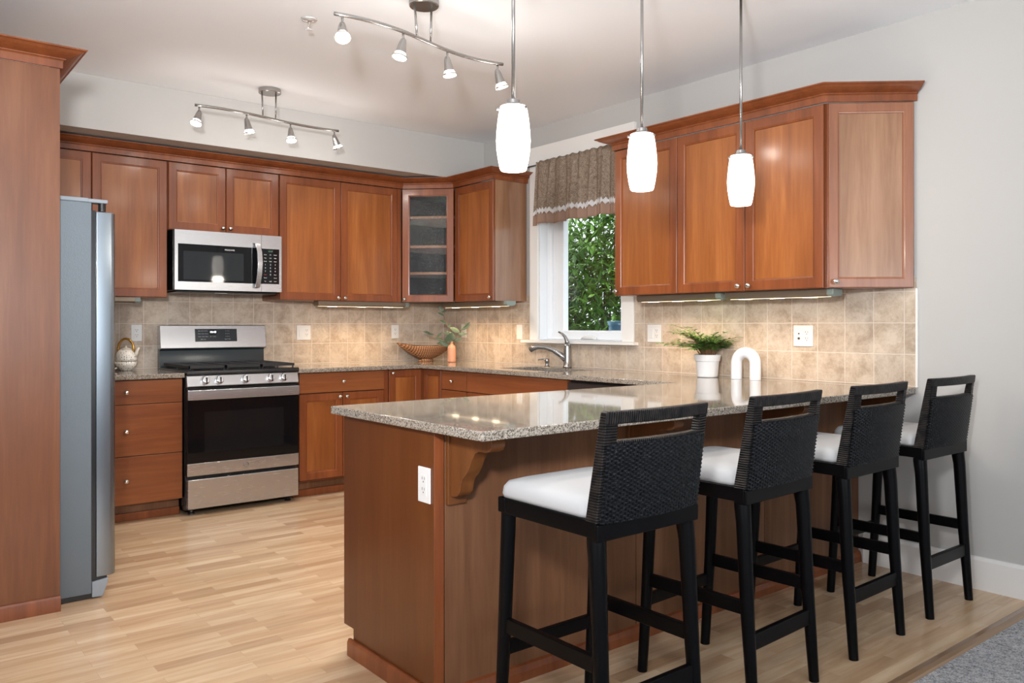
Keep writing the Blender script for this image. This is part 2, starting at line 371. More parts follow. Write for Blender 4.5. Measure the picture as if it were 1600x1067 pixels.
# ------------------------------------------------------------------ room
CH = 2.7275
XL, YB = -7.5, -10.0
struct(MB().box(XL-.1, .1, -4.655, .1, -.06, 0).build('floor', FLOOR))
struct(MB().box(XL-.1, .1, YB-.1, -4.70, -.06, .012).build('floor_carpet', CARPET))
p = [(-4.70, 0), (-4.70, .008), (-4.69, .016), (-4.67, .017), (-4.645, .010), (-4.632, .001), (-4.632, 0)]
struct(MB().prism(p, lambda q, t: (t, q[0], q[1]), XL, -.016).build('trim_1', wood('reducer_strip', (.20, .115, .06), (.27, .165, .09), (.34, .22, .13), grain='x', stave=.1)))
struct(MB().box(XL-.1, .1, YB-.1, .1, CH, CH+.1).build('ceiling', CEIL))
struct(MB().box(XL-.1, .16, 0, .16, 0, CH).build('wall_back', WALL))
struct(MB().box(-3.95, -.001, -.5866, -.001, 2.4007, CH-.001).build('ceiling_soffit', WALL))
w = MB()   # window wall with opening
WY0, WY1, WZ0, WZ1 = -2.169, -1.291, 1.104, 2.44
w.box(0, .16, WY1, -.001, 0, CH).box(0, .16, YB, WY0, 0, CH).box(0, .16, WY0, WY1, 0, WZ0).box(0, .16, WY0, WY1, WZ1, CH)
struct(w.build('wall_right', WALL))
struct(MB().box(-4.11, -3.95, -2.05, -.001, 0, CH).build('wall_left', WALL))
w = MB()
w.box(XL, -5.7, YB-.1, YB, .012, CH).box(-1.1, 0, YB-.1, YB, .012, CH).box(-5.7, -1.1, YB-.1, YB, .012, .25).box(-5.7, -1.1, YB-.1, YB, 2.42, CH)
struct(w.build('wall_rear', WALL))
w = MB()
w.box(XL-.1, XL, -4.0, -.001, 0, CH).box(XL-.1, XL, YB, -8.8, 0, CH).box(XL-.1, XL, -8.8, -4.0, 0, .25).box(XL-.1, XL, -8.8, -4.0, 2.42, CH)
struct(w.build('wall_dining', WALL))
def bare_window(name, fr, w0, w1, z0, z1, k):
    r = thing(name, fr((w0+w1)/2, 0, z0), 'window', 'window', kind='structure')
    f = MB()
    for a in [w0+(w1-w0)*i/k for i in range(k+1)]: f.fbox(fr, max(a-.035, w0), min(a+.035, w1), -.06, 0, z0, z1)
    f.fbox(fr, w0, w1, -.06, 0, z0, z0+.06).fbox(fr, w0, w1, -.06, 0, z1-.06, z1)
    f.build('window_frame', TRIM, r)
bare_window('window_2', frame(0, YB, (1, 0), (0, 1)), -5.7, -1.1, .25, 2.42, 3)
bare_window('window_3', frame(XL, 0, (0, 1), (1, 0)), -8.8, -4.0, .25, 2.42, 3)
# skirting
bp = [(0, 0), (-.016, 0), (-.016, .135), (-.010, .150), (0, .151)]
struct(MB().prism(bp, lambda q, t: (q[0]-.0005, t, q[1]), -4.63, -3.86).prism(bp, lambda q, t: (q[0]-.0005, t, q[1]+.012), YB, -4.63).build('baseboard_right', TRIM))
# tile
struct(MB().box(-3.949, -.0005, -.0095, -.0002, .9145, 1.45).build('wall_back_backsplash', TILE_B, loc=(-.0145, 0, .9225)))
w = MB(); w.box(-.0095, -.0002, -1.198, -.0105, .9145, 1.45).box(-.0095, -.0002, -2.2765, -1.1985, .9145, 1.0835).box(-.0095, -.0002, -4.124, -2.277, .9145, 1.45)
struct(w.build('wall_right_backsplash', TILE_W, loc=(0, -.0235, .9225)))
struct(MB().box(-.0105, -.0004, -4.134, -4.1245, .9145, 1.4).build('trim_2', TRIM))
# window
win = thing('window_1', (0, -1.73, 1.104), 'white framed window above the kitchen sink', 'window', kind='structure')
c = MB()
c.box(-.022, -.0003, -1.290, -1.201, 1.105, 2.445).box(-.022, -.0003, -2.274, -2.170, 1.105, 2.445).box(-.026, -.0003, -2.286, -1.190, 2.445, 2.572).box(-.032, -.0003, -2.30, -1.18, 2.437, 2.449)
c.build('casing', TRIM, win, bev=.002)
MB().box(-.06, .05, -2.308, -1.135, 1.0838, 1.104).build('sill', TRIM, win, bev=.003)
c = MB()
c.box(0, .16, -1.297, -1.2905, 1.104, 2.44).box(0, .16, -2.1695, -2.163, 1.104, 2.44).box(0, .16, -2.163, -1.297, 2.433, 2.44).box(.03, .16, -2.163, -1.297, 1.104, 1.112)
c.build('jamb', VINYL, win)
c = MB()
for a, b in ((.0, .0), (.05, .012)):
    i = .05
def ring_y(mb, x0, x1, y0, y1, z0, z1, wd):
    mb.box(x0, x1, y1-wd, y1, z0, z1).box(x0, x1, y0, y0+wd, z0, z1).box(x0, x1, y0+wd, y1-wd, z0, z0+wd).box(x0, x1, y0+wd, y1-wd, z1-wd, z1)
ring_y(c, .07, .15, -2.162, -1.298, 1.113, 2.432, .055); c.build('window_frame', VINYL, win, bev=.003)
c = MB(); ring_y(c, .085, .135, -2.106, -1.354, 1.13, 2.376, .05)
c.box(.083, .135, -1.47, -1.40, 1.13, 2.376).box(.083, .135, -2.1, -1.40, 1.13, 1.172)
c.build('sash', VINYL, win, bev=.004)
MB().box(.108, .112, -2.06, -1.45, 1.165, 2.33).build('pane', WGLASS, win)
c = MB(); c.tube([(.06, -1.70, 1.118), (.045, -1.74, 1.128), (.045, -1.82, 1.128), (.055, -1.85, 1.122)], [.012, .014, .014, .01], 8)
c.build('crank_handle', WHITE, win, smooth=True)

# ------------------------------------------------------------------ cabinet parts
def knob(fr, a, d, z, parent, r=.0145):
    u = fr(1, 0, 0)-fr(0, 0, 0); n = fr(0, 1, 0)-fr(0, 0, 0); m = MB(); c0 = fr(a, d, z)
    prof = [(.006, 0), (.005, .010), (.006, .013), (r*.8, .015), (r, .019), (r*.98, .023), (r*.75, .028), (r*.3, .0305)]
    rings = [[c0+n*h+(u*math.cos(2*PI*k/14)*1.12+Vector((0, 0, 1))*math.sin(2*PI*k/14)*.95)*q for k in range(14)] for q, h in prof]
    m.loops(rings); return m.build('knob', CHROME, parent, smooth=True)
def door(fr, a0, a1, z0, z1, parent, d=0.0, kn=None, glass=False, s=.057, fm=None, pm=None, kind='door'):
    m = MB(); g = .0015; a0 += g; a1 -= g
    def rect(i, dd): return [fr(a0+i, d+dd, z0+i), fr(a1-i, d+dd, z0+i), fr(a1-i, d+dd, z1-i), fr(a0+i, d+dd, z1-i)]
    rings = [rect(0, .0005), rect(0, .017), rect(.003, .02), rect(s-.008, .02), rect(s-.005, .0175), rect(s, .0165), rect(s+.002, .009), rect(s+.002, .0005)]
    m.loops(rings+[rings[0]], False, False)
    o = m.build(kind, fm or CH_F, parent)
    p = MB(); i = s+.0005
    if glass: p.fbox(fr, a0+i, a1-i, d+.008, d+.012, z0+i, z1-i); p.build('glass_pane', RAIN, o)
    else: p.fbox(fr, a0+i, a1-i, d+.002, d+.0105, z0+i, z1-i); p.build('door_panel', pm or CH_P, o)
    if kn is not None: knob(fr, kn[0], d+.0205, kn[1], o)
    return o
def slab(fr, a0, a1, z0, z1, parent, d=0.0, kn=None, name='drawer', mat=None):
    g = .0015
    o = MB().fbox(fr, a0+g, a1-g, d+.0005, d+.02, z0, z1).build(name, mat or CH_H, parent, bev=.002)
    for k in (kn or []): knob(fr, k[0], d+.0205, k[1], o)
    return o
UZ0, UZ1 = 1.4024, 2.313
FB = frame(0, -.315, (1, 0), (0, -1)); FW = frame(-.315, 0, (0, -1), (-1, 0))   # FW: a = -y
FBb = frame(0, -.60, (1, 0), (0, -1)); FWb = frame(-.60, 0, (0, -1), (-1, 0))
def wall_cab(name_label, fr, a0, a1, z0, z1, doors, cat='cabinet', depth=.304, mat=CH_F, kn_z=None):
    base = fr((a0+a1)/2, -depth/2, z0); r = thing('wall_cabinet', base, name_label, cat, 'cherry wall cabinets')
    MB().fbox(fr, a0+.0008, a1-.0008, -depth, -.0005, z0+.0, z1).build('carcass', mat, r)
    MB().fbox(fr, a0+.006, a1-.006, -.0004, .0003, z0+.006, z1-.0006).build('face_reveal', GAP, r)
    for d0, d1, kn in doors: door(fr, d0, d1, z0+.001, z1-.004, r, kn=kn)
    return r
wall_cab('cherry wall cabinet half hidden behind the refrigerator, end of the back row', FB, -3.40, -2.8985, UZ0, UZ1, [(-3.40, -2.8985, None)])
wall_cab('cherry wall cabinet with one tall door between the refrigerator and the microwave', FB, -2.8965, -2.441, UZ0, UZ1, [(-2.8965, -2.441, None)])
wall_cab('short two door cherry wall cabinet directly above the microwave', FB, -2.436, -1.6675, 1.858, UZ1, [(-2.434, -2.051, (-2.076, 1.89)), (-2.050, -1.6685, (-2.025, 1.89))])
r = wall_cab('two door cherry wall cabinet between the microwave and the glass corner cabinet', FB, -1.663, -.638, UZ0, UZ1, [(-1.662, -1.1755, (-1.203, 1.427)), (-1.1745, -.678, (-1.147, 1.427))])
MB().fbox(FB, -.676, -.640, .0004, .012, UZ0+.001, UZ1-.001).build('filler_stile', CH_F, r)
wall_cab('single door cherry wall cabinet between the glass corner cabinet and the window', FW, .643, 1.150, UZ0, UZ1, [(.643, 1.148, (1.122, 1.43))], mat=CH_E)
rw = wall_cab('three door cherry wall cabinet on the window wall beside the valance', FW, 2.404, 3.829, UZ0, UZ1, [(2.406, 2.905, (2.432, 1.43)), (2.906, 3.3685, (3.336, 1.43)), (3.3695, 3.827, (3.402, 1.43))])
# glass corner cabinet
r = thing('corner_wall_cabinet', (-.3, -.3, UZ0), 'glass fronted cherry corner cabinet with three shelves, angled across the corner', 'cabinet', 'cherry wall cabinets')
A, B = Vector((-.633, -.318, 0)), Vector((-.318, -.633, 0)); u = (B-A).normalized(); n = Vector((-u.y*-1*-1, 0, 0)); n = Vector((-.7071, -.7071, 0)); Lg = (B-A).length
FD = frame(A.x-n.x*.0, A.y, u, n)
m = MB()
poly = [(-.633, -.012), (-.012, -.012), (-.012, -.633), (-.318, -.633), (-.633, -.318)]
for z0, z1 in ((UZ0, UZ0+.02), (UZ1-.02, UZ1)): m.prism(poly, lambda q, t: (q[0], q[1], t), z0, z1)
m.box(-.633, -.012, -.022, -.012, UZ0+.02, UZ1-.02).box(-.022, -.012, -.633, -.022, UZ0+.02, UZ1-.02)
m.box(-.633, -.618, -.318, -.022, UZ0+.02, UZ1-.02).box(-.318, -.022, -.633, -.618, UZ0+.02, UZ1-.02)
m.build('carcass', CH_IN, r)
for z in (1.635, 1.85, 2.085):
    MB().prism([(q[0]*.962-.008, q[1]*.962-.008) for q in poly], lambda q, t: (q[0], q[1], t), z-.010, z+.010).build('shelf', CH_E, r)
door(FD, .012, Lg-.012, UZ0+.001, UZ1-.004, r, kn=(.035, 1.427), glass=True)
# angled end cabinet
r = thing('angled_end_cabinet', (-.15, -3.95, UZ0), 'angled cherry end cabinet with one door facing the room, beside the bare wall', 'cabinet', 'cherry wall cabinets')
A, B = Vector((-.318, -3.832, 0)), Vector((-.006, -4.112, 0)); u = (B-A).normalized(); n = Vector((u.y, -u.x, 0)); Lg = (B-A).length
FE = frame(A.x, A.y, u, n)
MB().prism([(-.003, -3.832), (-.003, -4.108), (-.012, -4.108), (-.318, -3.834)], lambda q, t: (q[0], q[1], t), UZ0, UZ1).build('carcass', CH_F, r)
door(FE, .006, Lg-.004, UZ0+.001, UZ1-.004, r, kn=(.035, 1.433), pm=CH_E, fm=CH_EF, s=.05)
# crown mouldings
def crown(path, name, label, z=2.3135, top=2.388):
    prof = [(.0006, 0), (.010, 0), (.010, .030), (.014, .034), (.020, .035), (.020, .040), (.030, .043), (.048, .049), (.066, .057), (.080, .066), (.086, .067), (.090, .070), (.090, .0745), (.0006, .0745)]
    P = [Vector((a, b)) for a, b in path]; rings = []
    for i, q in enumerate(P):
        ns = []
        if i > 0: d = (P[i]-P[i-1]).normalized(); ns.append(Vector((d.y, -d.x)))
        if i < len(P)-1: d = (P[i+1]-P[i]).normalized(); ns.append(Vector((d.y, -d.x)))
        if len(ns) == 2:
            bi = (ns[0]+ns[1]).normalized(); k = 1/max(.3, bi.dot(ns[0])); nn = bi*k
        else: nn = ns[0]
        rings.append([Vector((q.x+nn.x*d, q.y+nn.y*d, z+h)) for d, h in prof])
    o = MB().loops(rings).build(name, CH_F, None, loc=(path[0][0], path[0][1], z))
    return tag(o, label, 'crown molding', 'cherry crown mouldings')
crown([(-3.36, -.335), (-.628, -.335), (-.335, -.628), (-.335, -1.150), (-.004, -1.150)], 'crown_molding', 'long cherry crown molding along the back cabinets and round the glass corner cabinet')
crown([(-.004, -2.404), (-.335, -2.404), (-.335, -3.838), (-.008, -4.128)], 'crown_molding', 'cherry crown molding on the three door cabinet beside the window and its angled end')
crown([(-3.94, -2.078), (-3.372, -2.078), (-3.372, -1.10)], 'crown_molding', 'cherry crown molding on top of the tall refrigerator end panel')
# refrigerator surround
r = thing('refrigerator_surround', (-3.66, -2.07, 0), 'tall cherry end panel standing beside the refrigerator', 'cabinet')
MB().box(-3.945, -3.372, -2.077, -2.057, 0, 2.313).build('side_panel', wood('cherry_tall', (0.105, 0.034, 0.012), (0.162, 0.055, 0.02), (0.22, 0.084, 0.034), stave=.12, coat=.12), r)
q = [(-2.0775, 0), (-2.090, 0), (-2.090, .055), (-2.085, .066), (-2.0775, .066)]
MB().prism(q, lambda p, t: (t, p[0], p[1]), -3.945, -3.370).build('base_trim', CH_F, r, bev=.001)
MB().box(-3.94, -3.39, -2.056, -1.10, 1.86, 2.313).build('top_box', CH_F, r)
FRG = frame(-3.39, 0, (0, 1), (1, 0))
for a, b in ((-2.05, -1.578), (-1.576, -1.105)): door(FRG, a, b, 1.865, 2.310, r)

# ------------------------------------------------------------------ base cabinets
BZ0, BZ1 = .112, .8835
def base_cab(label, fr, a0, a1, depth=.585, toe=True, shoe=True):
    r = thing('base_cabinet', fr((a0+a1)/2, -depth/2, 0), label, 'cabinet', 'cherry base cabinets')
    MB().fbox(fr, a0+.0008, a1-.0008, -depth, -.0005, BZ0, BZ1).build('carcass', CH_F, r)
    MB().fbox(fr, a0+.006, a1-.006, -.0004, .0003, BZ0+.006, BZ1-.006).build('face_reveal', GAP, r)
    if toe:
        MB().fbox(fr, a0+.001, a1-.001, -.10, -.065, 0, BZ0).build('toe_kick', CH_D, r)
        MB().fbox(fr, a0+.001, a1-.001, -.0645, -.045, 0, .05).build('shoe_molding', CH_F, r, bev=.004)
    return r
r = base_cab('three drawer cherry base cabinet between the refrigerator and the range', FBb, -2.90, -2.4265)
for z0, z1, kz in ((.7305, .876, .805), (.412, .727, .565), (.114, .408, .261)):
    slab(FBb, -2.898, -2.4285, z0, z1, r, kn=[(-2.765, kz)])
r = base_cab('cherry base cabinet with one drawer over two doors beside the range', FBb, -1.657, -.924)
MB().fbox(FBb, -.959, -.926, .0004, .014, BZ0+.002, BZ1-.002).build('filler_stile', CH_F, r)
slab(FBb, -1.638, -.961, .738, .878, r, kn=[(-1.305, .812)])
door(FBb, -1.638, -1.303, .124, .732, r, kn=(-1.333, .703)); door(FBb, -1.302, -.961, .124, .732, r, kn=(-1.277, .703))
r = thing('corner_base_cabinet', (-.35, -.35, 0), 'cherry corner base cabinet with two narrow doors meeting at the inside corner', 'cabinet', 'cherry base cabinets')
MB().prism([(-.922, -.012), (-.012, -.012), (-.012, -.876), (-.60, -.876), (-.60, -.60), (-.922, -.60)], lambda q, t: (q[0], q[1], t), BZ0, BZ1).build('carcass', CH_F, r)
MB().prism([(-.922, -.5), (-.5, -.5), (-.5, -.876), (-.53, -.876), (-.53, -.53), (-.922, -.53)], lambda q, t: (q[0], q[1], t), 0, BZ0).build('toe_kick', CH_D, r)
door(FBb, -.920, -.632, .124, .878, r, kn=(-.895, .856)); door(FWb, .632, .874, .124, .878, r, s=.045)
r = base_cab('narrow cherry drawer cabinet between the corner and the sink', FWb, .878, 1.202)
slab(FWb, .882, 1.199, .738, .878, r, kn=[(1.035, .803)]); slab(FWb, .882, 1.199, .43, .733, r, kn=[(1.035, .6)]); slab(FWb, .882, 1.199, .124, .425, r, kn=[(1.035, .28)])
r = thing('base_cabinet', (-.3, -1.74, 0), 'cherry sink base cabinet under the window with a plain false front', 'cabinet', 'cherry base cabinets')
MB().fbox(FWb, 1.205, 2.279, -.585, -.0005, BZ0, .66).fbox(FWb, 1.205, 2.279, -.03, -.0005, .66, BZ1).build('carcass', CH_F, r)
MB().fbox(FWb, 1.206, 2.278, -.10, -.065, 0, BZ0).build('toe_kick', CH_D, r)
slab(FWb, 1.206, 2.275, .738, .878, r, name='false_front')
door(FWb, 1.206, 1.740, .124, .732, r, kn=(1.71, .70)); door(FWb, 1.742, 2.275, .124, .732, r, kn=(1.77, .70))
# dishwasher
r = thing('dishwasher', (-.3, -2.58, 0), 'dark fronted dishwasher under the window counter beside the sink cabinet', 'dishwasher')
MB().fbox(FWb, 2.286, 2.884, -.57, -.001, .02, .878).build('tub', BLK, r)
MB().fbox(FWb, 2.289, 2.881, 0, .028, .13, .79).build('door', plain('bronze_steel', (.2, .17, .15), .3, .9), r, bev=.003)
MB().fbox(FWb, 2.289, 2.881, 0, .028, .794, .866).build('control_panel', plain('bronze_steel_dark', (.16, .13, .12), .3, .9), r, bev=.003)
MB().tube([FWb(2.35, .03, .75), FWb(2.35, .06, .75), FWb(2.82, .06, .75), FWb(2.82, .03, .75)], .009, 8).build('handle', NICKEL, r, smooth=True)
MB().fbox(FWb, 2.289, 2.881, -.08, -.06, 0, .12).build('toe_panel', BLK, r)
# peninsula
PX, PYK, PYS = -2.62, -3.217, -3.83
r = thing('peninsula_cabinet', (-1.3, -3.52, 0), 'long cherry peninsula cabinet with a plain panelled back facing the bar stools', 'cabinet', 'cherry base cabinets')
MB().box(PX+.02, -.605, PYS+.012, PYK-.02, .11, BZ1).box(-.6045, -.012, PYS+.012, -2.89, .0, BZ1).build('carcass', CH_F, r)
MB().box(PX+.05, -.7, PYS+.012, PYK-.075, 0, .11).build('toe_kick', CH_D, r)
ep = [(PYK, .100), (PYK, BZ1), (PYS-.001, BZ1), (PYS-.001, 0), (PYK-.075, 0), (PYK-.075, .100)]
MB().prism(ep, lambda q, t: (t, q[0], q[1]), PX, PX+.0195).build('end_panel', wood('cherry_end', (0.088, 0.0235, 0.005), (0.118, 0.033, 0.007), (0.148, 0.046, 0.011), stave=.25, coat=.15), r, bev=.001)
q = [(PX-.0005, 0), (PX-.016, 0), (PX-.016, .05), (PX-.010, .062), (PX-.0005, .062)]
MB().prism(q, lambda p, t: (p[0], t, p[1]), -3.845, PYK-.055).build('base_trim', CH_F, r, bev=.001)
xs = [PX+.0405, -1.684, -.832, -.001]
for i in range(3):
    MB().box(xs[i]+.002, xs[i+1]-.002, PYS, PYS+.0115, .0, BZ1).build('back_panel', CH_D, r, bev=.0015)
MB().box(PX+.0005, PX+.038, PYS-.0015, PYS+.011, 0, BZ1).build('corner_stile', CH_F, r, bev=.0015)
q = [(PYS-.0005, 0), (PYS-.017, 0), (PYS-.015, .03), (PYS-.009, .05), (PYS-.0005, .056)]
MB().prism(q, lambda p, t: (t, p[0], p[1]), PX, -.002).build('shoe_molding', CH_F, r)
FK = frame(0, PYK-.02, (1, 0), (0, 1))
for a, b in ((-2.59, -2.12), (-2.118, -1.65), (-1.648, -1.18), (-1.178, -.72)):
    slab(FK, a, b, .738, .878, r, kn=[((a+b)/2, .805)]); door(FK, a, b, .124, .732, r, kn=(a+.03, .70))
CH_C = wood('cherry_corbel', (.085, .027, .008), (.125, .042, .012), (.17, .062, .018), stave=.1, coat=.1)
def corbel(x, label):
    c = thing('corbel', (x, PYS, .885), label, 'corbel', 'carved corbels under the bar top')
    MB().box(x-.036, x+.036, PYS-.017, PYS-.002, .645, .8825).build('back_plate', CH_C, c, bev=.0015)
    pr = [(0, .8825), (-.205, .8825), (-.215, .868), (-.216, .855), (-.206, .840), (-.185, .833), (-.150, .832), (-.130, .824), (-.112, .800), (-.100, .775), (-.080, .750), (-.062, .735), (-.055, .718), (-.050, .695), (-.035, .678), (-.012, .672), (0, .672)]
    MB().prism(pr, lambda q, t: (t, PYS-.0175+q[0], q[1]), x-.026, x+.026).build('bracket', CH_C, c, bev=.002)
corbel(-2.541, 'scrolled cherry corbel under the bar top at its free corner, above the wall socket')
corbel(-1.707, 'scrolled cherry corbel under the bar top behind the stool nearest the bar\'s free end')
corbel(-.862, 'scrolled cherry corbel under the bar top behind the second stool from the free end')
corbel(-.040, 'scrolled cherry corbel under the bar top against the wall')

# ------------------------------------------------------------------ counters
def slabs(cells, z0, z1):
    xs = sorted({v for c in cells for v in c[:2]}); ys = sorted({v for c in cells for v in c[2:]})
    ins = lambda i, j: 0 <= i < len(xs)-1 and 0 <= j < len(ys)-1 and any(c[0]-1e-6 <= xs[i] and xs[i+1] <= c[1]+1e-6 and c[2]-1e-6 <= ys[j] and ys[j+1] <= c[3]+1e-6 for c in cells)
    idx = {}; vs = []; fs = []
    def V(i, j, k):
        if (i, j, k) not in idx: idx[(i, j, k)] = len(vs); vs.append((xs[i], ys[j], (z0, z1)[k]))
        return idx[(i, j, k)]
    for i in range(len(xs)-1):
        for j in range(len(ys)-1):
            if not ins(i, j): continue
            fs.append((V(i, j, 1), V(i+1, j, 1), V(i+1, j+1, 1), V(i, j+1, 1))); fs.append((V(i, j+1, 0), V(i+1, j+1, 0), V(i+1, j, 0), V(i, j, 0)))
            for di, dj, a, b in ((-1, 0, (i, j+1), (i, j)), (1, 0, (i+1, j), (i+1, j+1)), (0, -1, (i, j), (i+1, j)), (0, 1, (i+1, j+1), (i, j+1))):
                if not ins(i+di, j+dj): fs.append((V(*a, 0), V(*b, 0), V(*b, 1), V(*a, 1)))
    return MB().add(vs, fs)
CZ0, CZ1 = .8842, .914
DC = -.655
o = slabs([(-3.37, -2.4247, DC, -.010)], CZ0, CZ1).build('countertop', GRAN, None, bev=.004, loc=(-2.9, -.3, .9)); tag(o, 'short speckled granite countertop between the refrigerator and the range', 'countertop', 'granite countertops')
SX0, SX1, SY0, SY1 = -.50, -.135, -2.06, -1.43
o = slabs([(-1.6596, -.0105, DC, -.010), (DC, SX0, -3.17, DC), (SX0, SX1, SY1, DC), (SX0, SX1, -3.17, SY0), (SX1, -.0105, -3.17, DC), (-2.652, -.0105, -4.1275, -3.170)], CZ0, CZ1).build('countertop', GRAN, None, bev=.004, loc=(-1.3, -2, .9))
tag(o, 'long speckled granite countertop with the sink, running round into the bar peninsula', 'countertop', 'granite countertops')
# sink
r = thing('kitchen_sink', (-.32, -1.745, .70), 'stainless undermount sink set in the counter below the window', 'sink')
m = MB(); x0, x1, y0, y1, zb, zt = SX0-.006, SX1+.006, SY0-.006, SY1+.006, .70, .8838
def rr(x0, x1, y0, y1, z, rad=.05, n=5):
    out = []
    for cx, cy, a0 in ((x1-rad, y1-rad, 0), (x0+rad, y1-rad, PI/2), (x0+rad, y0+rad, PI), (x1-rad, y0+rad, 1.5*PI)):
        for k in range(n+1): a = a0+PI/2*k/n; out.append(Vector((cx+rad*math.cos(a), cy+rad*math.sin(a), z)))
    return out
m.loops([rr(x0-.012, x1+.012, y0-.012, y1+.012, zt), rr(x0, x1, y0, y1, zt), rr(x0+.005, x1-.005, y0+.005, y1-.005, zb+.03), rr(x0+.03, x1-.03, y0+.03, y1-.03, zb)], False, True)
m.build('basin', STEEL, r, smooth='auto')
MB().lathe((-.32, -1.745, zb+.001), [(.045, 0), (.045, .003), (.03, .003), (.02, .001)], 20).build('drain', CHROME, r, smooth=True)

# faucet and soap pump
FXc, FYc = -.085, -1.695
r = thing('kitchen_faucet', (FXc, FYc, .914), 'brushed nickel pull-out faucet with a curved lever handle, behind the sink', 'faucet')
MB().lathe((FXc, FYc, .9145), [(.032, 0), (.032, .008), (.027, .014), (.0255, .06), (.026, .12), (.025, .15), (.022, .168), (.012, .176)], 24).build('body', NICKEL, r, smooth=True)
sp = [(FXc, FYc, .958), (FXc-.03, FYc+.035, 1.005), (FXc-.06, FYc+.085, 1.04), (FXc-.09, FYc+.135, 1.058), (FXc-.115, FYc+.18, 1.062), (FXc-.135, FYc+.215, 1.054), (FXc-.148, FYc+.237, 1.038)]
MB().tube(sp, [.021, .02, .018, .017, .018, .021, .020], 16).build('spout', NICKEL, r, smooth=True)
lp = [(FXc, FYc, 1.075), (FXc, FYc+.003, 1.105), (FXc-.004, FYc+.018, 1.135), (FXc-.012, FYc+.042, 1.158), (FXc-.02, FYc+.07, 1.170)]
MB().tube(lp, [.018, .0165, .012, .008, .006], 12).build('lever_handle', NICKEL, r, smooth=True)
r = thing('soap_dispenser', (-.085, -1.475, .914), 'small nickel soap dispenser pump beside the faucet', 'soap dispenser')
MB().lathe((-.085, -1.475, .9145), [(.021, 0), (.020, .005), (.013, .010), (.012, .022), (.016, .030), (.017, .05), (.014, .058), (.004, .060)], 20).build('pump_body', NICKEL, r, smooth=True)
MB().tube([(-.085, -1.475, .9655), (-.10, -1.452, .967), (-.118, -1.425, .965), (-.122, -1.418, .960)], [.006, .006, .005, .004], 8).build('nozzle', NICKEL, r, smooth=True)

# ------------------------------------------------------------------ refrigerator
FY = -2.005; FX1 = -3.234
r = thing('refrigerator', (-3.5, -1.55, 0), 'grey stainless refrigerator standing between the tall cherry panel and the drawers', 'refrigerator')
MB().box(-3.93, FX1, FY, -1.10, .025, 1.765).build('body', FRSIDE, r, bev=.004)
MB().box(-3.9, FX1+.004, FY+.01, -1.11, .004, .0245).build('base', BLK, r)
MB().box(FX1+.0005, FX1+.018, FY+.008, -1.108, .09, 1.73).build('door_gasket', BLK, r)
def fdoor(y0, y1, nm):
    pl = [(-3.2155, y0), (-3.160, y0), (-3.145, y0+.006), (-3.135, y0+.02), (-3.125, (y0+y1)/2), (-3.135, y1-.02), (-3.145, y1-.006), (-3.160, y1), (-3.2155, y1)]
    o = MB().prism(pl, lambda q, t: (q[0], q[1], t), .095, 1.725).build(nm, STEEL_V, r, bev=.003); return o
d1 = fdoor(FY, -1.60, 'door'); d2 = fdoor(-1.595, -1.10, 'door')
for dd, yy in ((d1, -1.645), (d2, -1.555)):
    MB().tube([(-3.12, yy, .70), (-3.075, yy, .73), (-3.07, yy, 1.1), (-3.075, yy, 1.47), (-3.12, yy, 1.5)], .011, 10).build('handle', STEEL, dd, smooth=True)
MB().box(FX1-.15, FX1-.01, FY+.01, FY+.1, 1.7655, 1.785).box(FX1-.03, -3.165, FY+.012, FY+.07, 1.7655, 1.783).build('hinge_cover', PLASTG, r, bev=.004)
MB().lathe((-3.185, FY+.035, 1.731), [(.016, 0), (.016, .034)], 14).build('hinge_pin', BLK, r, smooth='auto')
MB().prism([(FX1+.001, .008), (-3.19, .006), (-3.17, .06), (-3.165, .085), (FX1+.001, .075)], lambda q, t: (q[0], t, q[1]), FY-.002, -1.105).build('base_grille', PLASTG, r, bev=.003)
MB().box(FX1+.002, -3.17, FY+.012, -1.12, .076, .094).build('lower_hinge', BLK, r)

# ------------------------------------------------------------------ range
RX0, RX1, RF = -2.4185, -1.6655, -.665
rc = (RX0+RX1)/2
r = thing('gas_range', (rc, -.36, 0), 'stainless freestanding gas range with a black glass oven door', 'range')
MB().box(RX0, RX1, -.63, -.03, .03, .895).build('body', BLK, r, bev=.003)
m = MB()
for x in (RX0+.05, RX1-.05):
    for y in (-.60, -.08): m.lathe((x, y, 0), [(.022, 0), (.022, .008), (.012, .012), (.012, .03)], 12)
m.build('feet', BLK, r)
MB().box(RX0, RX1, -.632, RF+.02, .82, .899).build('panel_backing', BLK, r)
cp = [(RF+.02, .822), (RF-.006, .822), (RF-.012, .828), (RF+.004, .893), (RF+.012, .8985), (RF+.02, .8985)]
cpl = MB().prism(cp, lambda q, t: (t, q[0], q[1]), RX0+.003, RX1-.003).build('control_panel', STEEL, r, bev=.001)
for x in (-2.303, -2.213, -2.04, -1.867, -1.776):
    mt = Matrix.Rotation(PI/2-.22, 3, 'X')
    k = MB().lathe((x, RF-.004, .862), [(.028, 0), (.028, .006), (.0235, .008), (.022, .030), (.018, .033)], 24, mt).build('knob', STEEL, cpl, smooth='auto')
    MB().box(x-.0035, x+.0035, RF-.042, RF-.034, .842, .884).build('pointer', BLK, k)
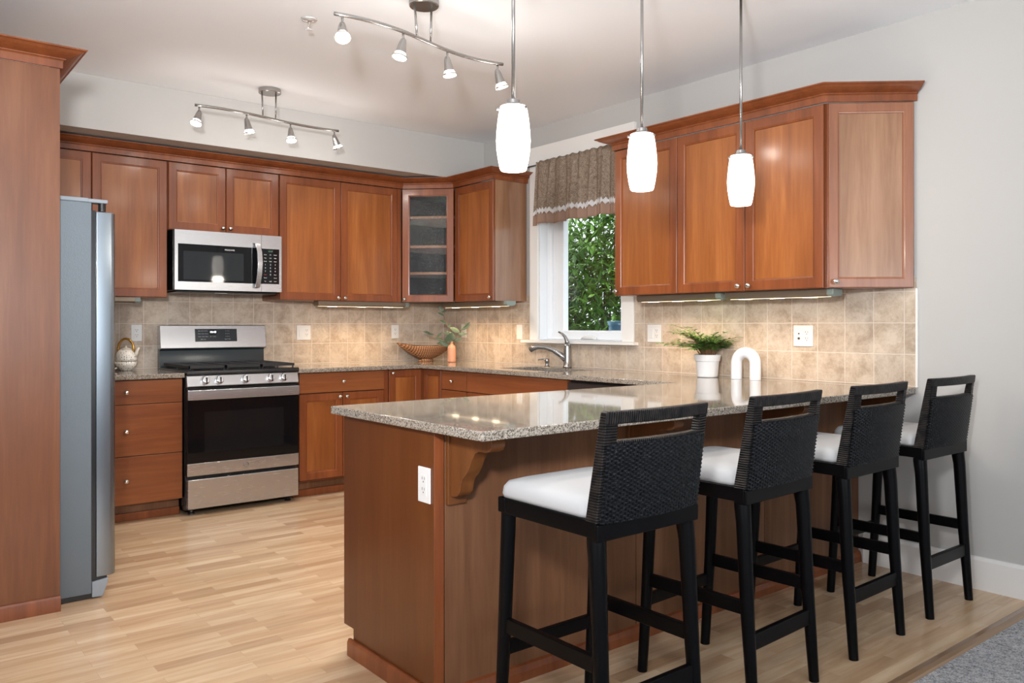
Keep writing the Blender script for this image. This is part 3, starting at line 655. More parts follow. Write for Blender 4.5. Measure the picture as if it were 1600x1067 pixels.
# oven door
DZ0, DZ1 = .255, .815
od = MB().box(RX0+.002, RX1-.002, RF-.004, -.634, DZ0, DZ1).build('oven_door', BLK, r, bev=.003)
MB().box(RX0+.003, RX1-.003, RF-.012, RF-.0045, .336, .735).build('door_glass', BLKGL, od, bev=.002)
MB().box(RX0+.11, RX1-.11, RF-.0128, RF-.0124, .40, .66).build('window_tint', plain('oven_window', (.009, .009, .010), .08, 0, .35), od)
MB().box(RX0+.002, RX1-.002, RF-.013, RF-.0045, DZ0, .334).build('lower_band', STEEL, od, bev=.002)
MB().box(RX0+.002, RX1-.002, RF-.030, RF-.0135, .740, .803).box(RX0+.004, RX0+.03, RF-.0136, RF-.004, .745, .80).box(RX1-.03, RX1-.004, RF-.0136, RF-.004, .745, .80).build('handle', STEEL, od, bev=.004)
m = MB()
def ring_tube(mb, c, R, rad, n=28): mb.loops([[Vector((c[0]+(R+rad*math.cos(2*PI*k/6))*math.cos(2*PI*j/n), c[1]+rad*math.sin(2*PI*k/6), c[2]+(R+rad*math.cos(2*PI*k/6))*math.sin(2*PI*j/n))) for k in range(6)] for j in range(n)]+[[Vector((c[0]+R+rad*math.cos(2*PI*k/6), c[1]+rad*math.sin(2*PI*k/6), c[2])) for k in range(6)]], False, False)
ring_tube(m, (rc+.005, RF-.0133, .295), .017, .0016)
for s in (-1, 1):
    m.tube([(rc+.005+s*.007+.009*math.cos(a)*(.6 if s > 0 else .7), RF-.0134, .295+.009*math.sin(a)) for a in [PI*.3*i for i in range(7)]], .0011, 5)
m.build('badge', plain('badge_grey', (.22, .22, .22), .35, .8), od, smooth=True)
MB().box(RX0+.006, RX1-.004, RF-.014, -.634, .044, .231).build('storage_drawer', STEEL, r, bev=.004)
# cooktop
ck = MB().prism([(-.075, .8995), (-.675, .8995), (-.683, .906), (-.681, .922), (-.672, .927), (-.65, .924), (-.075, .924)], lambda q, t: (t, q[0], q[1]), RX0+.001, RX1-.001).build('cooktop', BLK, r, bev=.002)
for bx, by in ((RX0+.15, -.22), (RX0+.15, -.50), (rc, -.36), (RX1-.15, -.22), (RX1-.15, -.50)):
    MB().lathe((bx, by, .9245), [(.05, 0), (.05, .006), (.038, .008), (.038, .014), (.03, .017)], 20).build('burner', IRON, ck, smooth='auto')
for i in range(3):
    g0 = RX0+.02+i*.2385; g1 = g0+.232; m = MB(); zt = .957
    for x in (g0, g1): m.box(x-.006 if x == g1 else x, x if x == g1 else x+.006, -.655, -.105, .940, zt)
    for y in (-.655, -.111): m.box(g0, g1, y, y+.006, .940, zt)
    for k in range(1, 10): y = -.655+.055*k; m.box(g0+.006, g1-.006, y-.004, y+.004, .946, zt-.001)
    m.box((g0+g1)/2-.004, (g0+g1)/2+.004, -.65, -.11, .944, zt)
    for x in (g0+.004, g1-.012):
        for y in (-.65, -.118, -.385): m.box(x, x+.008, y, y+.008, .9245, .942)
    m.build('grate', IRON, r)
# back guard
MB().prism([(-.008, .90), (-.074, .90), (-.074, .93), (-.058, .95), (-.055, 1.04), (-.075, 1.052), (-.008, 1.052)], lambda q, t: (t, q[0], q[1]), RX0+.004, RX1-.004).build('back_panel', BLK_SLATE, r, smooth='auto')
bgd = MB().prism([(-.008, 1.053), (-.095, 1.053), (-.098, 1.060), (-.078, 1.212), (-.072, 1.218), (-.012, 1.214)], lambda q, t: (t, q[0], q[1]), RX0+.001, RX1-.001).build('backguard', STEEL, r, bev=.002)
tl = Matrix.Rotation(-.13, 3, 'X')
dsp = MB().hexa([(-2.183, -.0955, 1.102), (-1.885, -.0955, 1.102), (-1.885, -.0925, 1.102), (-2.183, -.0925, 1.102), (-2.183, -.0840, 1.192), (-1.885, -.0840, 1.192), (-1.885, -.0810, 1.192), (-2.183, -.0810, 1.192)]).build('display_panel', plain('display_black', (.02, .025, .03), .15), bgd)
ROT_D = (PI/2-.13, 0, 0)
dy = lambda z: -.0962+(z-1.102)*.128
MB().hexa([(-2.085, dy(1.152)-.0003, 1.152), (-2.033, dy(1.152)-.0003, 1.152), (-2.033, dy(1.152)+.001, 1.152), (-2.085, dy(1.152)+.001, 1.152), (-2.085, dy(1.186)-.0003, 1.186), (-2.033, dy(1.186)-.0003, 1.186), (-2.033, dy(1.186)+.001, 1.186), (-2.085, dy(1.186)+.001, 1.186)]).build('clock_window', BLKGL, dsp)
text('10:43', .021, (-2.058, dy(1.169)-.001, 1.169), ROT_D, DIGIT, dsp, 'clock_digits')
rows = [(1.177, 'Bake  Broil  Air Fry', '1   2   3'), (1.157, 'Roast  Conv  Warm', '4   5   6'), (1.137, 'Timer  Cook  Clean', '7   8   9'), (1.118, 'Light  Lock', 'Start  0  Off')]
for z, a, b in rows:
    text(a, .0085, (-2.128, dy(z)-.0006, z), ROT_D, PRINT, dsp, 'key_print'); text(b, .0085, (-1.955, dy(z)-.0006, z), ROT_D, PRINT, dsp, 'key_print')
text('Set   Cancel', .0085, (-2.058, dy(1.137)-.0006, 1.137), ROT_D, PRINT, dsp, 'key_print')

# ------------------------------------------------------------------ microwave
MX0, MX1, MZ0, MZ1, MF = -2.4135, -1.6745, 1.455, 1.8545, -.40
r = thing('microwave', ((MX0+MX1)/2, -.2, MZ0), 'stainless over-the-range microwave with a bowed handle under the short cabinet', 'microwave')
MB().box(MX0-.004, MX1+.002, -.372, -.012, MZ0-.004, MZ1+.002).build('body', BLK, r, bev=.003)
MB().box(MX0, MX1, MF+.006, -.373, MZ0+.01, MZ1).build('door_core', BLK, r)
md = MB()
xs0, xs1 = -2.392, -1.862; xd = -1.822
md.box(MX0, xd-.001, MF-.0, MF+.005, 1.762, MZ1).box(MX0, xd-.001, MF, MF+.005, MZ0, 1.510).box(MX0, xs0, MF, MF+.005, 1.510, 1.762)
mdo = md.build('door', STEEL, r)
MB().box(xs0, xd-.001, MF+.0005, MF+.004, 1.510, 1.762).build('door_glass', BLKGL, mdo)
MB().box(xs0+.035, -1.95, MF+.0001, MF+.0003, 1.525, 1.715).build('window_mesh', plain('microwave_window', (.016, .018, .02), .04, 0, .5), mdo)
text('FRIGIDAIRE', .0135, (-2.048, MF-.0004, 1.735), FACE_S, WHITE, mdo)
hp = [(-1.868, MF, 1.795), (-1.862, MF-.03, 1.79), (-1.856, MF-.05, 1.73), (-1.853, MF-.055, 1.655), (-1.856, MF-.05, 1.58), (-1.862, MF-.03, 1.485), (-1.868, MF, 1.478)]
m = MB(); rings = []
for x, y, z in hp: rings.append([Vector((x-.017, y-.004, z)), Vector((x+.017, y-.004, z)), Vector((x+.017, y+.006, z)), Vector((x-.017, y+.006, z))])
m.loops(rings).build('handle', STEEL, mdo, bev=.003)
mc = MB()
mc.box(xd+.001, MX1, MF, MF+.005, 1.760, MZ1).box(xd+.001, MX1, MF, MF+.005, MZ0, 1.511).box(-1.692, MX1, MF, MF+.005, 1.511, 1.760)
mco = mc.build('control_panel', STEEL, r)
kp = MB().box(xd+.001, -1.692, MF+.0005, MF+.004, 1.511, 1.760).build('keypad', BLKGL, mco)
kx = [-1.795, -1.757, -1.722]
text('10:47', .016, (-1.757, MF, 1.742), FACE_S, GREEND, kp, 'clock_digits')
KR = [('Auto', 'Air', 'Snack'), ('Pop', 'Soft', 'Melt'), ('Cook', 'Defr', 'Heat'), ('1', '2', '3'), ('4', '5', '6'), ('7', '8', '9'), ('Stop', '0', 'Start'), ('Timer', '', 'Clock'), ('Fan', 'Light', 'Lock')]
for i, row in enumerate(KR):
    for j, s in enumerate(row):
        if s: text(s, .014 if s.isdigit() else .0095, (kx[j], MF, 1.718-.0235*i), FACE_S, PRINTR if s == 'Stop' else WHITE, kp, 'key_print')
MB().box(MX0+.02, MX1-.02, -.36, -.05, MZ0-.016, MZ0-.0045).build('vent_tray', BLK, r, bev=.003)
MB().box(-2.13, -2.05, -.364, -.33, MZ0-.018, MZ0-.0165).build('lamp_cover', WHITE, r)

# ------------------------------------------------------------------ under-cabinet lights
def ucl(label, fr, a0, a1, power=6.0, lens=LED):
    r = thing('under_cabinet_light', fr((a0+a1)/2, 0, UZ0), label, 'light fixture', 'under cabinet light bars')
    pf = [(0, UZ0-.0008), (0, 1.378), (.012, 1.3665), (.075, 1.3625), (.088, 1.374), (.088, UZ0-.0008)]
    MB().prism(pf, lambda q, t: fr(t, q[0], q[1]), a0, a1-.035).build('housing', BRONZE, r, bev=.001)
    MB().prism(pf, lambda q, t: fr(t, q[0], q[1]), a1-.0345, a1).build('end_cap', SAGE, r, bev=.001)
    MB().prism([(.028, 1.3652), (.028, 1.3622), (.066, 1.3604), (.066, 1.3626)], lambda q, t: fr(t, q[0], q[1]), a0+.02, a1-.045).build('lens', LENS if power else lens, r)
    for i in range(3 if power else 0):
        a = a0+(a1-a0-.06)*(i+.5)/3+.01
        MB().prism([(.034, 1.3628), (.034, 1.3606), (.060, 1.3594), (.060, 1.3612)], lambda q, t: fr(t, q[0], q[1]), a-.035, a+.035).build('lamp', LED, r)
    nseg = 3 if power else 0
    for i in range(nseg):
        a = a0+(a1-a0-.06)*(i+.5)/nseg+.01; p = fr(a, .046, 1.352)-Vector(r.location)
        light('SPOT', 'bar_glow', p, power, (1, .70, .40), (0, 0, 0), r, spot_size=math.radians(150), spot_blend=1.0, shadow_soft_size=.03)
FBu = frame(0, -.22, (1, 0), (0, -1)); FWu = frame(-.17, 0, (0, -1), (-1, 0))
ucl('lit bronze light bar under the two door cabinet beside the glass corner', FBu, -1.345, -.55)
ucl('lit bronze light bar under the single door cabinet beside the window', FWu, .345, 1.215)
ucl('lit bronze light bar under the cabinet beside the window, nearer the valance', FWu, 2.52, 3.155, 3.6)
ucl('lit bronze light bar under the cabinet beside the window, nearer the angled end', FWu, 3.185, 3.835, 2.0)
ucl('short unlit bronze light bar under the cabinet beside the refrigerator', FBu, -2.88, -2.60, 0, WHITE)

# ------------------------------------------------------------------ outlets
def plate(fr, a, z, label, gang=1, kinds=('outlet',), wd=None):
    w = .07 if gang == 1 else .116; h = .114
    r = thing('wall_plate', fr(a, 0, z), label, 'outlet', 'white wall plates')
    pl = MB().fbox(fr, a-w/2, a+w/2, .0003, .006, z-h/2, z+h/2).build('plate', WHITE, r, bev=.002)
    for i, k in enumerate(kinds):
        c = a+(i-(len(kinds)-1)/2)*.046
        MB().fbox(fr, c-.017, c+.017, .0055, .0075, z-.033, z+.033).build('insert', WHITE, r, bev=.001)
        m = MB()
        if k == 'outlet':
            for zz in (z+.017, z-.017):
                m.fbox(fr, c-.0075, c-.0052, .0074, .0078, zz, zz+.009).fbox(fr, c+.0052, c+.0075, .0074, .0078, zz, zz+.009).fbox(fr, c-.002, c+.002, .0074, .0078, zz-.009, zz-.004)
            m.build('sockets', SLOT, r)
        elif k == 'switch':
            MB().fbox(fr, c-.014, c+.014, .0074, .0095, z-.028, z+.002).fbox(fr, c-.014, c+.014, .0074, .0082, z+.002, z+.028).build('rocker', WHITE, r, bev=.001)
        elif k == 'jack':
            for zz, rd in ((z+.012, .004), (z-.014, .0065)):
                m.loops([[fr(c+rd*math.cos(2*PI*q/12), d, zz+rd*math.sin(2*PI*q/12)) for q in range(12)] for d in (.0074, .012)])
            m.build('jack', SLOT, r)
FT = frame(0, -.0098, (1, 0), (0, -1)); FTW = frame(-.0098, 0, (0, -1), (-1, 0)); FPE = frame(PX-.0003, 0, (0, -1), (-1, 0))
plate(FT, -2.553, 1.165, 'white outlet plate on the backsplash above the teapot', 1, ('outlet',))
plate(FT, -1.33, 1.160, 'white double plate with a switch and an outlet on the backsplash beside the range', 2, ('switch', 'outlet'))
plate(FT, -.510, 1.163, 'white outlet plate on the backsplash above the basket bowl', 1, ('outlet',))
plate(FTW, .315, 1.168, 'white outlet plate on the backsplash beside the terracotta vase', 1, ('outlet',))
plate(FTW, 1.068, 1.165, 'white switch plate on the backsplash beside the window casing', 1, ('switch',))
plate(FTW, 2.45, 1.165, 'white double plate on the backsplash between the window and the potted fern', 2, ('switch', 'outlet'))
plate(FTW, 3.519, 1.160, 'white double plate with a round jack, above the bar top past the arch', 2, ('jack', 'outlet'))
plate(FPE, 3.780, .706, 'white outlet plate on the peninsula end panel below the bar top', 1, ('outlet',))

# ------------------------------------------------------------------ pendants, track lights, sprinkler
def pendant(x, label):
    y = -3.80; r = thing('pendant_lamp', (x, y, 1.7535), label, 'pendant lamp', 'pendant lamps over the bar')
    MB().lathe((x, y, CH-.022), [(.012, 0), (.055, .002), (.062, .010), (.062, .0215)], 28).build('ceiling_canopy', NICKEL, r, smooth='auto')
    K = .936; zb = 1.7535
    MB().tube([(x, y, zb+.24), (x, y, CH-.02)], .0062, 12).build('rod', NICKEL, r, smooth=True)
    MB().lathe((x, y, zb+.2175), [(q*K, z*K) for q, z in [(.044, 0), (.043, .006), (.036, .012), (.024, .014), (.0235, .028), (.020, .031), (.009, .033)]], 28).build('cap', NICKEL, r, smooth='auto')
    g = [(.049, .236), (.052, .224), (.0575, .19), (.0625, .14), (.064, .11), (.062, .075), (.056, .035), (.050, .006), (.046, .0), (.03, -.001)]
    MB().lathe((x, y, zb), [(q*K, z*K) for q, z in g], 36, cap1=False, cap0=True).build('glass_shade', LAMPG, r, smooth=True)
    for k in range(3):
        a = 2*PI*k/3+.62; p = Vector((x+.0525*K*math.cos(a), y+.0525*K*math.sin(a), zb+.209))
        MB().tube([p-Vector((.008*math.cos(a), .008*math.sin(a), 0)), p+Vector((.012*math.cos(a), .012*math.sin(a), 0))], .0052, 10).build('thumb_screw', NICKEL, r, smooth='auto')
    light('POINT', 'pendant_glow', (0, 0, -.04), 5.0, (1, .92, .80), parent=r, shadow_soft_size=.06)
pendant(-2.2728, 'opal glass pendant lamp on a nickel rod over the free end of the bar')
pendant(-1.6185, 'opal glass pendant lamp over the bar, hanging in front of the valance')
pendant(-.9693, 'opal glass pendant lamp over the bar, nearest the angled end cabinet')
def track(yc, amp, heads, label, ends=(-2.47, -1.495), rods=((-2.042), (-1.949)), zb=2.54, power=27):
    x0, x1 = ends; xm = (x0+x1)/2
    Yf = lambda x: yc+amp*math.sin(PI*max(-1, min(1, (x-xm)/((x1-x0)/2)*.98))*.78)
    r = thing('track_light', (xm, yc, CH), label, 'ceiling light', 'nickel track lights')
    MB().lathe((-1.99, yc+.005, CH-.028), [(.02, 0), (.066, 0), (.070, .004), (.070, .0275)], 32).build('ceiling_canopy', NICKEL, r, smooth='auto')
    xs = [x0+(x1-x0)*i/24 for i in range(25)]
    MB().tube([(x, Yf(x), zb) for x in xs], .0085, 10).build('wave_bar', NICKEL, r, smooth=True)
    for x in rods: MB().tube([(x, Yf(x), zb+.006), (x, yc+.005, CH-.026)], .0055, 8).build('rod', NICKEL, r, smooth=True)
    for (hx, tx, ty, td) in heads:
        y = Yf(hx); h = MB().tube([(hx, y, zb-.008), (hx, y, zb-.045)], .0055, 8).build('spot_head', NICKEL, r, smooth=True)
        d = Vector((tx, ty, -1)).normalized(); p0 = Vector((hx, y, zb-.043))-d*.012
        q = Vector((0, 0, -1)).rotation_difference(d).to_matrix()
        MB().lathe(p0, [(.004, .004), (.012, -.004), (.0165, -.02), (.0225, -.058), (.024, -.070)], 18, q).build('lamp_holder', NICKEL, h, smooth='auto')
        MB().lathe(p0, [(.0235, -.0705), (.028, -.080), (.0335, -.087), (.032, -.092), (.012, -.095)], 20, q).build('bulb', BULB, h, smooth=True)
        MB().lathe(p0, [(.0338, -.0862), (.0352, -.0862), (.0348, -.0935), (.0328, -.0935)], 24, q, False, False).build('rim', CHROME, h, smooth='auto')
        lp = p0+d*.105
        light('SPOT', 'head_beam', lp-Vector(r.location), power, (1, .93, .84), q.to_euler(), r, spot_size=math.radians(140), spot_blend=1.0, shadow_soft_size=.035)
        light('POINT', 'bulb_glow', lp-Vector(r.location), power*.075, (1, .95, .89), parent=r, shadow_soft_size=.05)
track(-.965, .045, [(-2.445, -.35, -.25, 0), (-2.155, .25, .05, 0), (-1.84, -.05, -.3, 0), (-1.525, .45, .1, 0)], 'wavy nickel track light with four lit heads in front of the back soffit', power=23)
track(-2.79, .062, [(-2.435, -.25, -.55, 0), (-2.13, -.25, .0, 0), (-1.835, .12, -.1, 0), (-1.525, .3, -.1, 0)], 'wavy nickel track light with four lit heads, nearer the pendants')
r = thing('fire_sprinkler', (-2.31, -2.24, CH), 'small chrome fire sprinkler on the white ceiling', 'sprinkler')
MB().lathe((-2.31, -2.24, CH-.010), [(.012, 0), (.036, .003), (.040, .0095)], 24).build('escutcheon', plain('white_chrome', (.8, .8, .8), .2, .6), r, smooth=True)
MB().tube([(-2.31, -2.24, CH-.009), (-2.31, -2.24, CH-.028), (-2.318, -2.24, CH-.040), (-2.31, -2.24, CH-.052)], [.007, .006, .004, .005], 8).build('nozzle', CHROME, r, smooth=True)
MB().lathe((-2.31, -2.24, CH-.056), [(.006, 0), (.017, .001), (.017, .003), (.004, .004)], 18).build('deflector', WHITE, r, smooth='auto')

# ------------------------------------------------------------------ valance
o = MB().tube([(-.044, -1.165, 2.428), (-.044, -2.30, 2.428)], .006, 10).build('curtain_rod', NICKEL, None, smooth=True, loc=(-.044, -1.7, 2.428)); tag(o, 'slim metal curtain rod carrying the window valance', 'curtain rod')
r = thing('window_valance', (-.06, -1.75, 2.40), 'short brown patterned valance with a white lace band over the window', 'curtain')
def pleat(y, z):
    k = (2.43-z)/.47
    s = math.sin(y*58+.6*math.sin(y*17))+.45*math.sin(y*101+1.3)
    a = .008+.014*min(1, k*1.3)
    return -.056-a*(1+s)*.8-.004*k
def cloth(z_of, ny=230, nz=14, yo=0.0, d=0.0, y0=-2.26, y1=-1.318):
    vs = []; fs = []
    for i in range(ny+1):
        for j in range(nz+1):
            y = y0+(y1-y0)*i/ny; t = j/nz; zt, zb = z_of(y); z = zt+(zb-zt)*t
            yy = y+(.03*(2.43-z)/.47)*(1 if i > ny*.93 else 0)*((i/ny-.93)/.07)
            x = pleat(y, z)+d
            if abs(z-2.405) < .012: x = -.062-.004*math.sin(y*120)+d
            vs.append((x, yy, z))
    for i in range(ny):
        for j in range(nz):
            a = i*(nz+1)+j; fs.append((a, a+1, a+nz+2, a+nz+1))
    return MB().add(vs, fs)
hem = lambda y: 1.972+.006*math.sin(y*21)
o = cloth(lambda y: (2.447+.004*math.sin(y*90), hem(y)+.078)).build('cloth', CURT, r, smooth=True); o.modifiers.new('s', 'SOLIDIFY').thickness = .0015
o = cloth(lambda y: (hem(y)+.080, hem(y)), nz=4).build('hem_border', CURT2, r, smooth=True); o.modifiers.new('s', 'SOLIDIFY').thickness = .0015
zig = lambda y, p, q: .020*abs(((y*p+q) % 1)*2-1)
o = cloth(lambda y: (hem(y)+.100+zig(y, 46, .2), hem(y)+.088-zig(y, 40, .7)), ny=600, nz=3, d=-.003).build('lace_band', LACE, r, smooth=True); o.modifiers.new('s', 'SOLIDIFY').thickness = .001

# ------------------------------------------------------------------ bar stools
st = thing('bar_stool', (0, 0, 0), '', 'bar stool', 'black woven-back bar stools')
HW = .2075
YR = lambda z: -.415-.039*(z-.70)/.298        # rear face
YFr = lambda z: -.370-.058*(z-.70)/.298       # front face
BOW = lambda x: -.020*(1-(x/HW)**2)
for sx in (-1, 1):
    MB().tube([(sx*.1845, -.026, .668), (sx*.1845, -.024, .62), (sx*.186, -.010, .33), (sx*.187, .012, 0)], [.0222, .0222, .0205, .0175], 14).build('leg', DARKW, st, smooth='auto')
    MB().tube([(sx*.1800, -.388, .66), (sx*.1805, -.388, .65), (sx*.183, -.394, .60), (sx*.186, -.410, .30), (sx*.188, -.432, 0)], [.0265, .0265, .0245, .0215, .017], 14).build('leg', DARKW, st, smooth='auto')
m = MB()
m.box(-HW, HW, -.035, -.002, .665, .710).box(-HW, -HW+.03, -.41, -.034, .663, .710).box(HW-.03, HW, -.41, -.034, .663, .710).box(-HW+.001, HW-.001, -.418, -.375, .655, .702)
m.build('seat_frame', DARKW, st, bev=.004)
def bar(a, b, h, w, nm='stretcher'):
    a = Vector(a); b = Vector(b); d = (b-a).normalized(); s = Vector((0, 0, 1)).cross(d).normalized()*w/2; z = Vector((0, 0, h/2))
    MB().loops([[p-s-z, p+s-z, p+s+z, p-s+z] for p in (a, b)]).build(nm, DARKW, st, bev=.003)
for sx in (-1, 1): bar((sx*.186, -.012, .329), (sx*.186, -.405, .329), .044, .020)
bar((-.186, -.003, .254), (.186, -.003, .254), .042, .020, 'footrest'); bar((-.186, -.416, .221), (.186, -.416, .221), .052, .020)
# cushion
m = MB()
def cush(z, ins, rad): return rr(-HW+.002+ins, HW-.002-ins, -.376+ins*.6, -.001-ins, z, rad, 5)
m.loops([cush(.7105, .004, .03), cush(.722, .0, .034), cush(.742, .002, .036), cush(.757, .012, .036), cush(.765, .035, .05), cush(.769, .08, .08)])
m.build('seat_cushion', SEATC, st, smooth=True)
# back uprights, wrapped
for sx in (-1, 1):
    rings = []
    for i in range(9):
        z = .703+(.993-.703)*i/8; xo = sx*HW; xi = sx*(HW-.046+.006*i/8)
        rings.append([Vector((xo, YR(z)+.002, z)), Vector((xi, YR(z)+.002+BOW(xi), z)), Vector((xi, YFr(z)+BOW(xi), z)), Vector((xo, YFr(z), z))])
    MB().loops(rings).build('back_upright', WRAP_Z, st, bev=.004)
def rail(z0, z1, nm, x0, dy=0.0):
    rings = []
    for i in range(21):
        x = -x0+2*x0*i/20; b = BOW(x)
        rings.append([Vector((x, YR(z0)+b+dy, z0)), Vector((x, YFr(z0)+b, z0)), Vector((x, YFr(z1)+b, z1)), Vector((x, YR(z1)+b+dy, z1))])
    MB().loops(rings).build(nm, WRAP_X, st, bev=.004)
rail(.964, .998, 'top_rail', HW-.0005); rail(.905, .920, 'lower_rail', HW-.045, .003)
# woven panel, front and rear
m = MB(); nz = 36; ns = 34; pz = (.913-.703)/nz; px = (2*HW-.006)/ns
for side in (0, 1):
    for i in range(nz):
        z = .703+pz*(i+.5); hz = pz*.40; rings = []
        ks = range(1, 2*ns) if side == 0 else range(9, 2*ns-8)
        for k in ks:
            x = -HW+.003+px*k/2; off = .0024*math.sin(PI*k/2+PI/4+PI*i)*.9
            yb = (YR(z)-.001+off) if side == 0 else (YFr(z)+.0005-off)
            y = yb+BOW(x)
            rings.append([Vector((x, y-.0009, z-hz)), Vector((x, y+.0009, z-hz)), Vector((x, y+.0009, z+hz)), Vector((x, y-.0009, z+hz))])
        m.loops(rings)
    for k in (range(1, ns-1) if side == 0 else range(5, ns-5)):
        x = -HW+.003+px*(k+.5)
        for a, b in ((.702, .80), (.80, .913)):
            f = (lambda z: YR(z)-.001+BOW(x)) if side == 0 else (lambda z: YFr(z)+.001+BOW(x))
            w2 = px*.30
            m.hexa([(x-w2, f(a)-.0008, a), (x+w2, f(a)-.0008, a), (x+w2, f(a)+.0008, a), (x-w2, f(a)+.0008, a), (x-w2, f(b)-.0008, b), (x+w2, f(b)-.0008, b), (x+w2, f(b)+.0008, b), (x-w2, f(b)+.0008, b)])
m.build('woven_panel', WEAVE, st)
SL = ['black woven-back bar stool with white seat standing nearest the free end of the bar', 'second black bar stool from the free end of the bar, beside the granite overhang',
      'third black bar stool from the free end of the bar', 'black woven-back bar stool standing next to the bare wall']
for i, (x, y, a) in enumerate(((-2.352, -4.078, .5), (-1.697, -4.046, 2.8), (-1.036, -4.024, 1.5), (-.382, -4.012, 0.0))):
    o = st if i == 0 else copy_tree(st)
    o.location = (x, y, 0); o.rotation_euler = (0, 0, math.radians(a)); o['label'] = SL[i]

# ------------------------------------------------------------------ things on the counters
tc_ = (-2.647, -.125, .9148); CREAM = plain('cream_ceramic', (.80, .73, .60), .22)
r = thing('teacup', tc_, 'dotted cup with a curled handle under the teapot on the short counter', 'cup')
MB().lathe(tc_, [(.034, 0), (.036, .004), (.050, .014), (.062, .034), (.068, .061), (.065, .061), (.058, .034), (.02, .012)], 32).build('bowl', DOTP, r, smooth=True)
MB().tube([(tc_[0]-.075-.012*math.cos(a)*-1, tc_[1]-.015, tc_[2]+.036+.021*math.sin(a)) if False else (tc_[0]-.072-.017*math.cos(a), tc_[1]-.012, tc_[2]+.034+.020*math.sin(a)) for a in [-2.4+4.9*i/12 for i in range(13)]], .0055, 8).build('handle', CREAM, r, smooth=True)
c = (tc_[0], tc_[1], tc_[2]+.0625)
r = thing('teapot', c, 'dotted white teapot with a gold bamboo handle stacked on its cup', 'teapot')
MB().lathe(c, [(.050, 0), (.066, .002), (.069, .012), (.067, .030), (.060, .052), (.046, .072), (.034, .080), (.02, .081)], 32).build('pot_body', DOTP, r, smooth=True)
MB().lathe((c[0], c[1], c[2]+.0812), [(.034, 0), (.026, .006), (.010, .010), (.005, .014), (.007, .020), (.003, .024)], 20).build('lid', CREAM, r, smooth=True)
sr = Vector((.785, -.62, 0))
MB().tube([Vector(c)+sr*q+Vector((0, 0, z)) for q, z in ((.055, .030), (.070, .052), (.076, .072), (.088, .092))], [.014, .012, .009, .0065], 12).build('spout', CREAM, r, smooth=True)
MB().tube([Vector(c)-sr*.052*math.cos(a)+Vector((0, 0, .080+.070*math.sin(a))) for a in [-.25+(PI+.5)*i/14 for i in range(15)]], [.0075+.0012*(i % 3 == 0) for i in range(15)], 10).build('handle', GOLD, r, smooth=True)
# basket bowl, turned to face the room
r = thing('basket_bowl', (-.33, -.215, .9145), 'boat shaped woven bowl on a round foot in the counter corner', 'bowl')
bx, by = -.33, -.215; ua = Vector((.785, -.62, 0)); va = Vector((.62, .785, 0))
m = MB(); rings = []; nn = 44
for t, lx, ly in ((0, .058, .045), (.10, .090, .060), (.28, .132, .076), (.5, .172, .088), (.75, .216, .100), (1.0, .250, .106)):
    ring = []
    for k in range(nn):
        a = 2*PI*k/nn; cx, sy = math.cos(a), math.sin(a); e = abs(cx)
        wid = ly*sy*(1-.30*e**3); rim = .104+.027*e**2.0
        ring.append(Vector((bx, by, .9148))+ua*lx*cx+va*wid+Vector((0, 0, .024+rim*t)))
    rings.append(ring)
m.loops(rings+[[p+(Vector((bx, by, p.z))-p)*.05+Vector((0, 0, .002)) for p in rg] for rg in reversed(rings)])
m.build('basket', BASK, r, smooth=True)
MB().lathe((bx, by, .9148), [(.062, 0), (.063, .006), (.058, .02), (.055, .0235)], 28).build('foot', BASK, r, smooth='auto')
# vase with branches
vx, vy = -.235, -.455
r = thing('bud_vase', (vx, vy, .9145), 'slim terracotta bottle vase beside the basket bowl', 'vase')
MB().lathe((vx, vy, .9148), [(.031, 0), (.034, .004), (.0345, .012), (.0345, .112), (.032, .126), (.024, .137), (.015, .144), (.0125, .152), (.0125, .163), (.0145, .168), (.0115, .168), (.009, .14)], 28).build('bottle', TERRA, r, smooth=True)
def leafblade(mb, p, d, L_, W_, up=Vector((0, 0, 1)), n=4, curl=.15):
    d = d.normalized(); s = d.cross(up)
    if s.length < .05: s = d.cross(Vector((1, 0, 0)))
    s.normalize(); nrm = s.cross(d); row = []
    for i in range(n+1):
        t = i/n; w = W_*math.sin(PI*min(1, .08+t*.92))**.8*(1-.25*t); c = p+d*L_*t-nrm*curl*L_*t*t
        row.append((c-s*w/2, c+nrm*.06*W_, c+s*w/2))
    vs = [q for r3 in row for q in r3]; fs = []
    for i in range(n):
        a = i*3; fs += [(a, a+1, a+4, a+3), (a+1, a+2, a+5, a+4)]
    mb.add(vs, fs)
view_r = Vector((.78, -.62, 0)); 
def branch(label, tip, leaves, seedv):
    random.seed(seedv); b = thing('leafy_branch', (vx, vy, 1.03), label, 'branch', 'branches in the terracotta vase')
    p0 = Vector((vx, vy, 1.0)); p3 = Vector((vx, vy, 1.0))+view_r*tip[0]+Vector((-.3, -.3, 0))*tip[2]+Vector((0, 0, tip[1])); p1 = p0+Vector((0, 0, tip[1]*.45)); pts = []
    for i in range(13):
        t = i/12; pts.append(p0*(1-t)**2+p1*2*t*(1-t)+p3*t*t)
    MB().tube(pts, [.0022-.0012*i/12 for i in range(13)], 6).build('stem', STEM, b, smooth=True)
    m = MB()
    for t, sd, L_, W_ in leaves:
        i = min(11, int(t*12)); p = pts[i]; d = (pts[i+1]-pts[i]).normalized()
        dd = (d*.5+view_r*sd*.9+Vector((0, 0, random.uniform(-.25, .45)))+Vector((-.5, -.5, 0))*random.uniform(-.3, .4))
        leafblade(m, p, dd, L_*1.2, W_*1.25, up=Vector((-.6, -.7, .35)))
    m.build('leaves', LEAF_E, b, smooth=True)
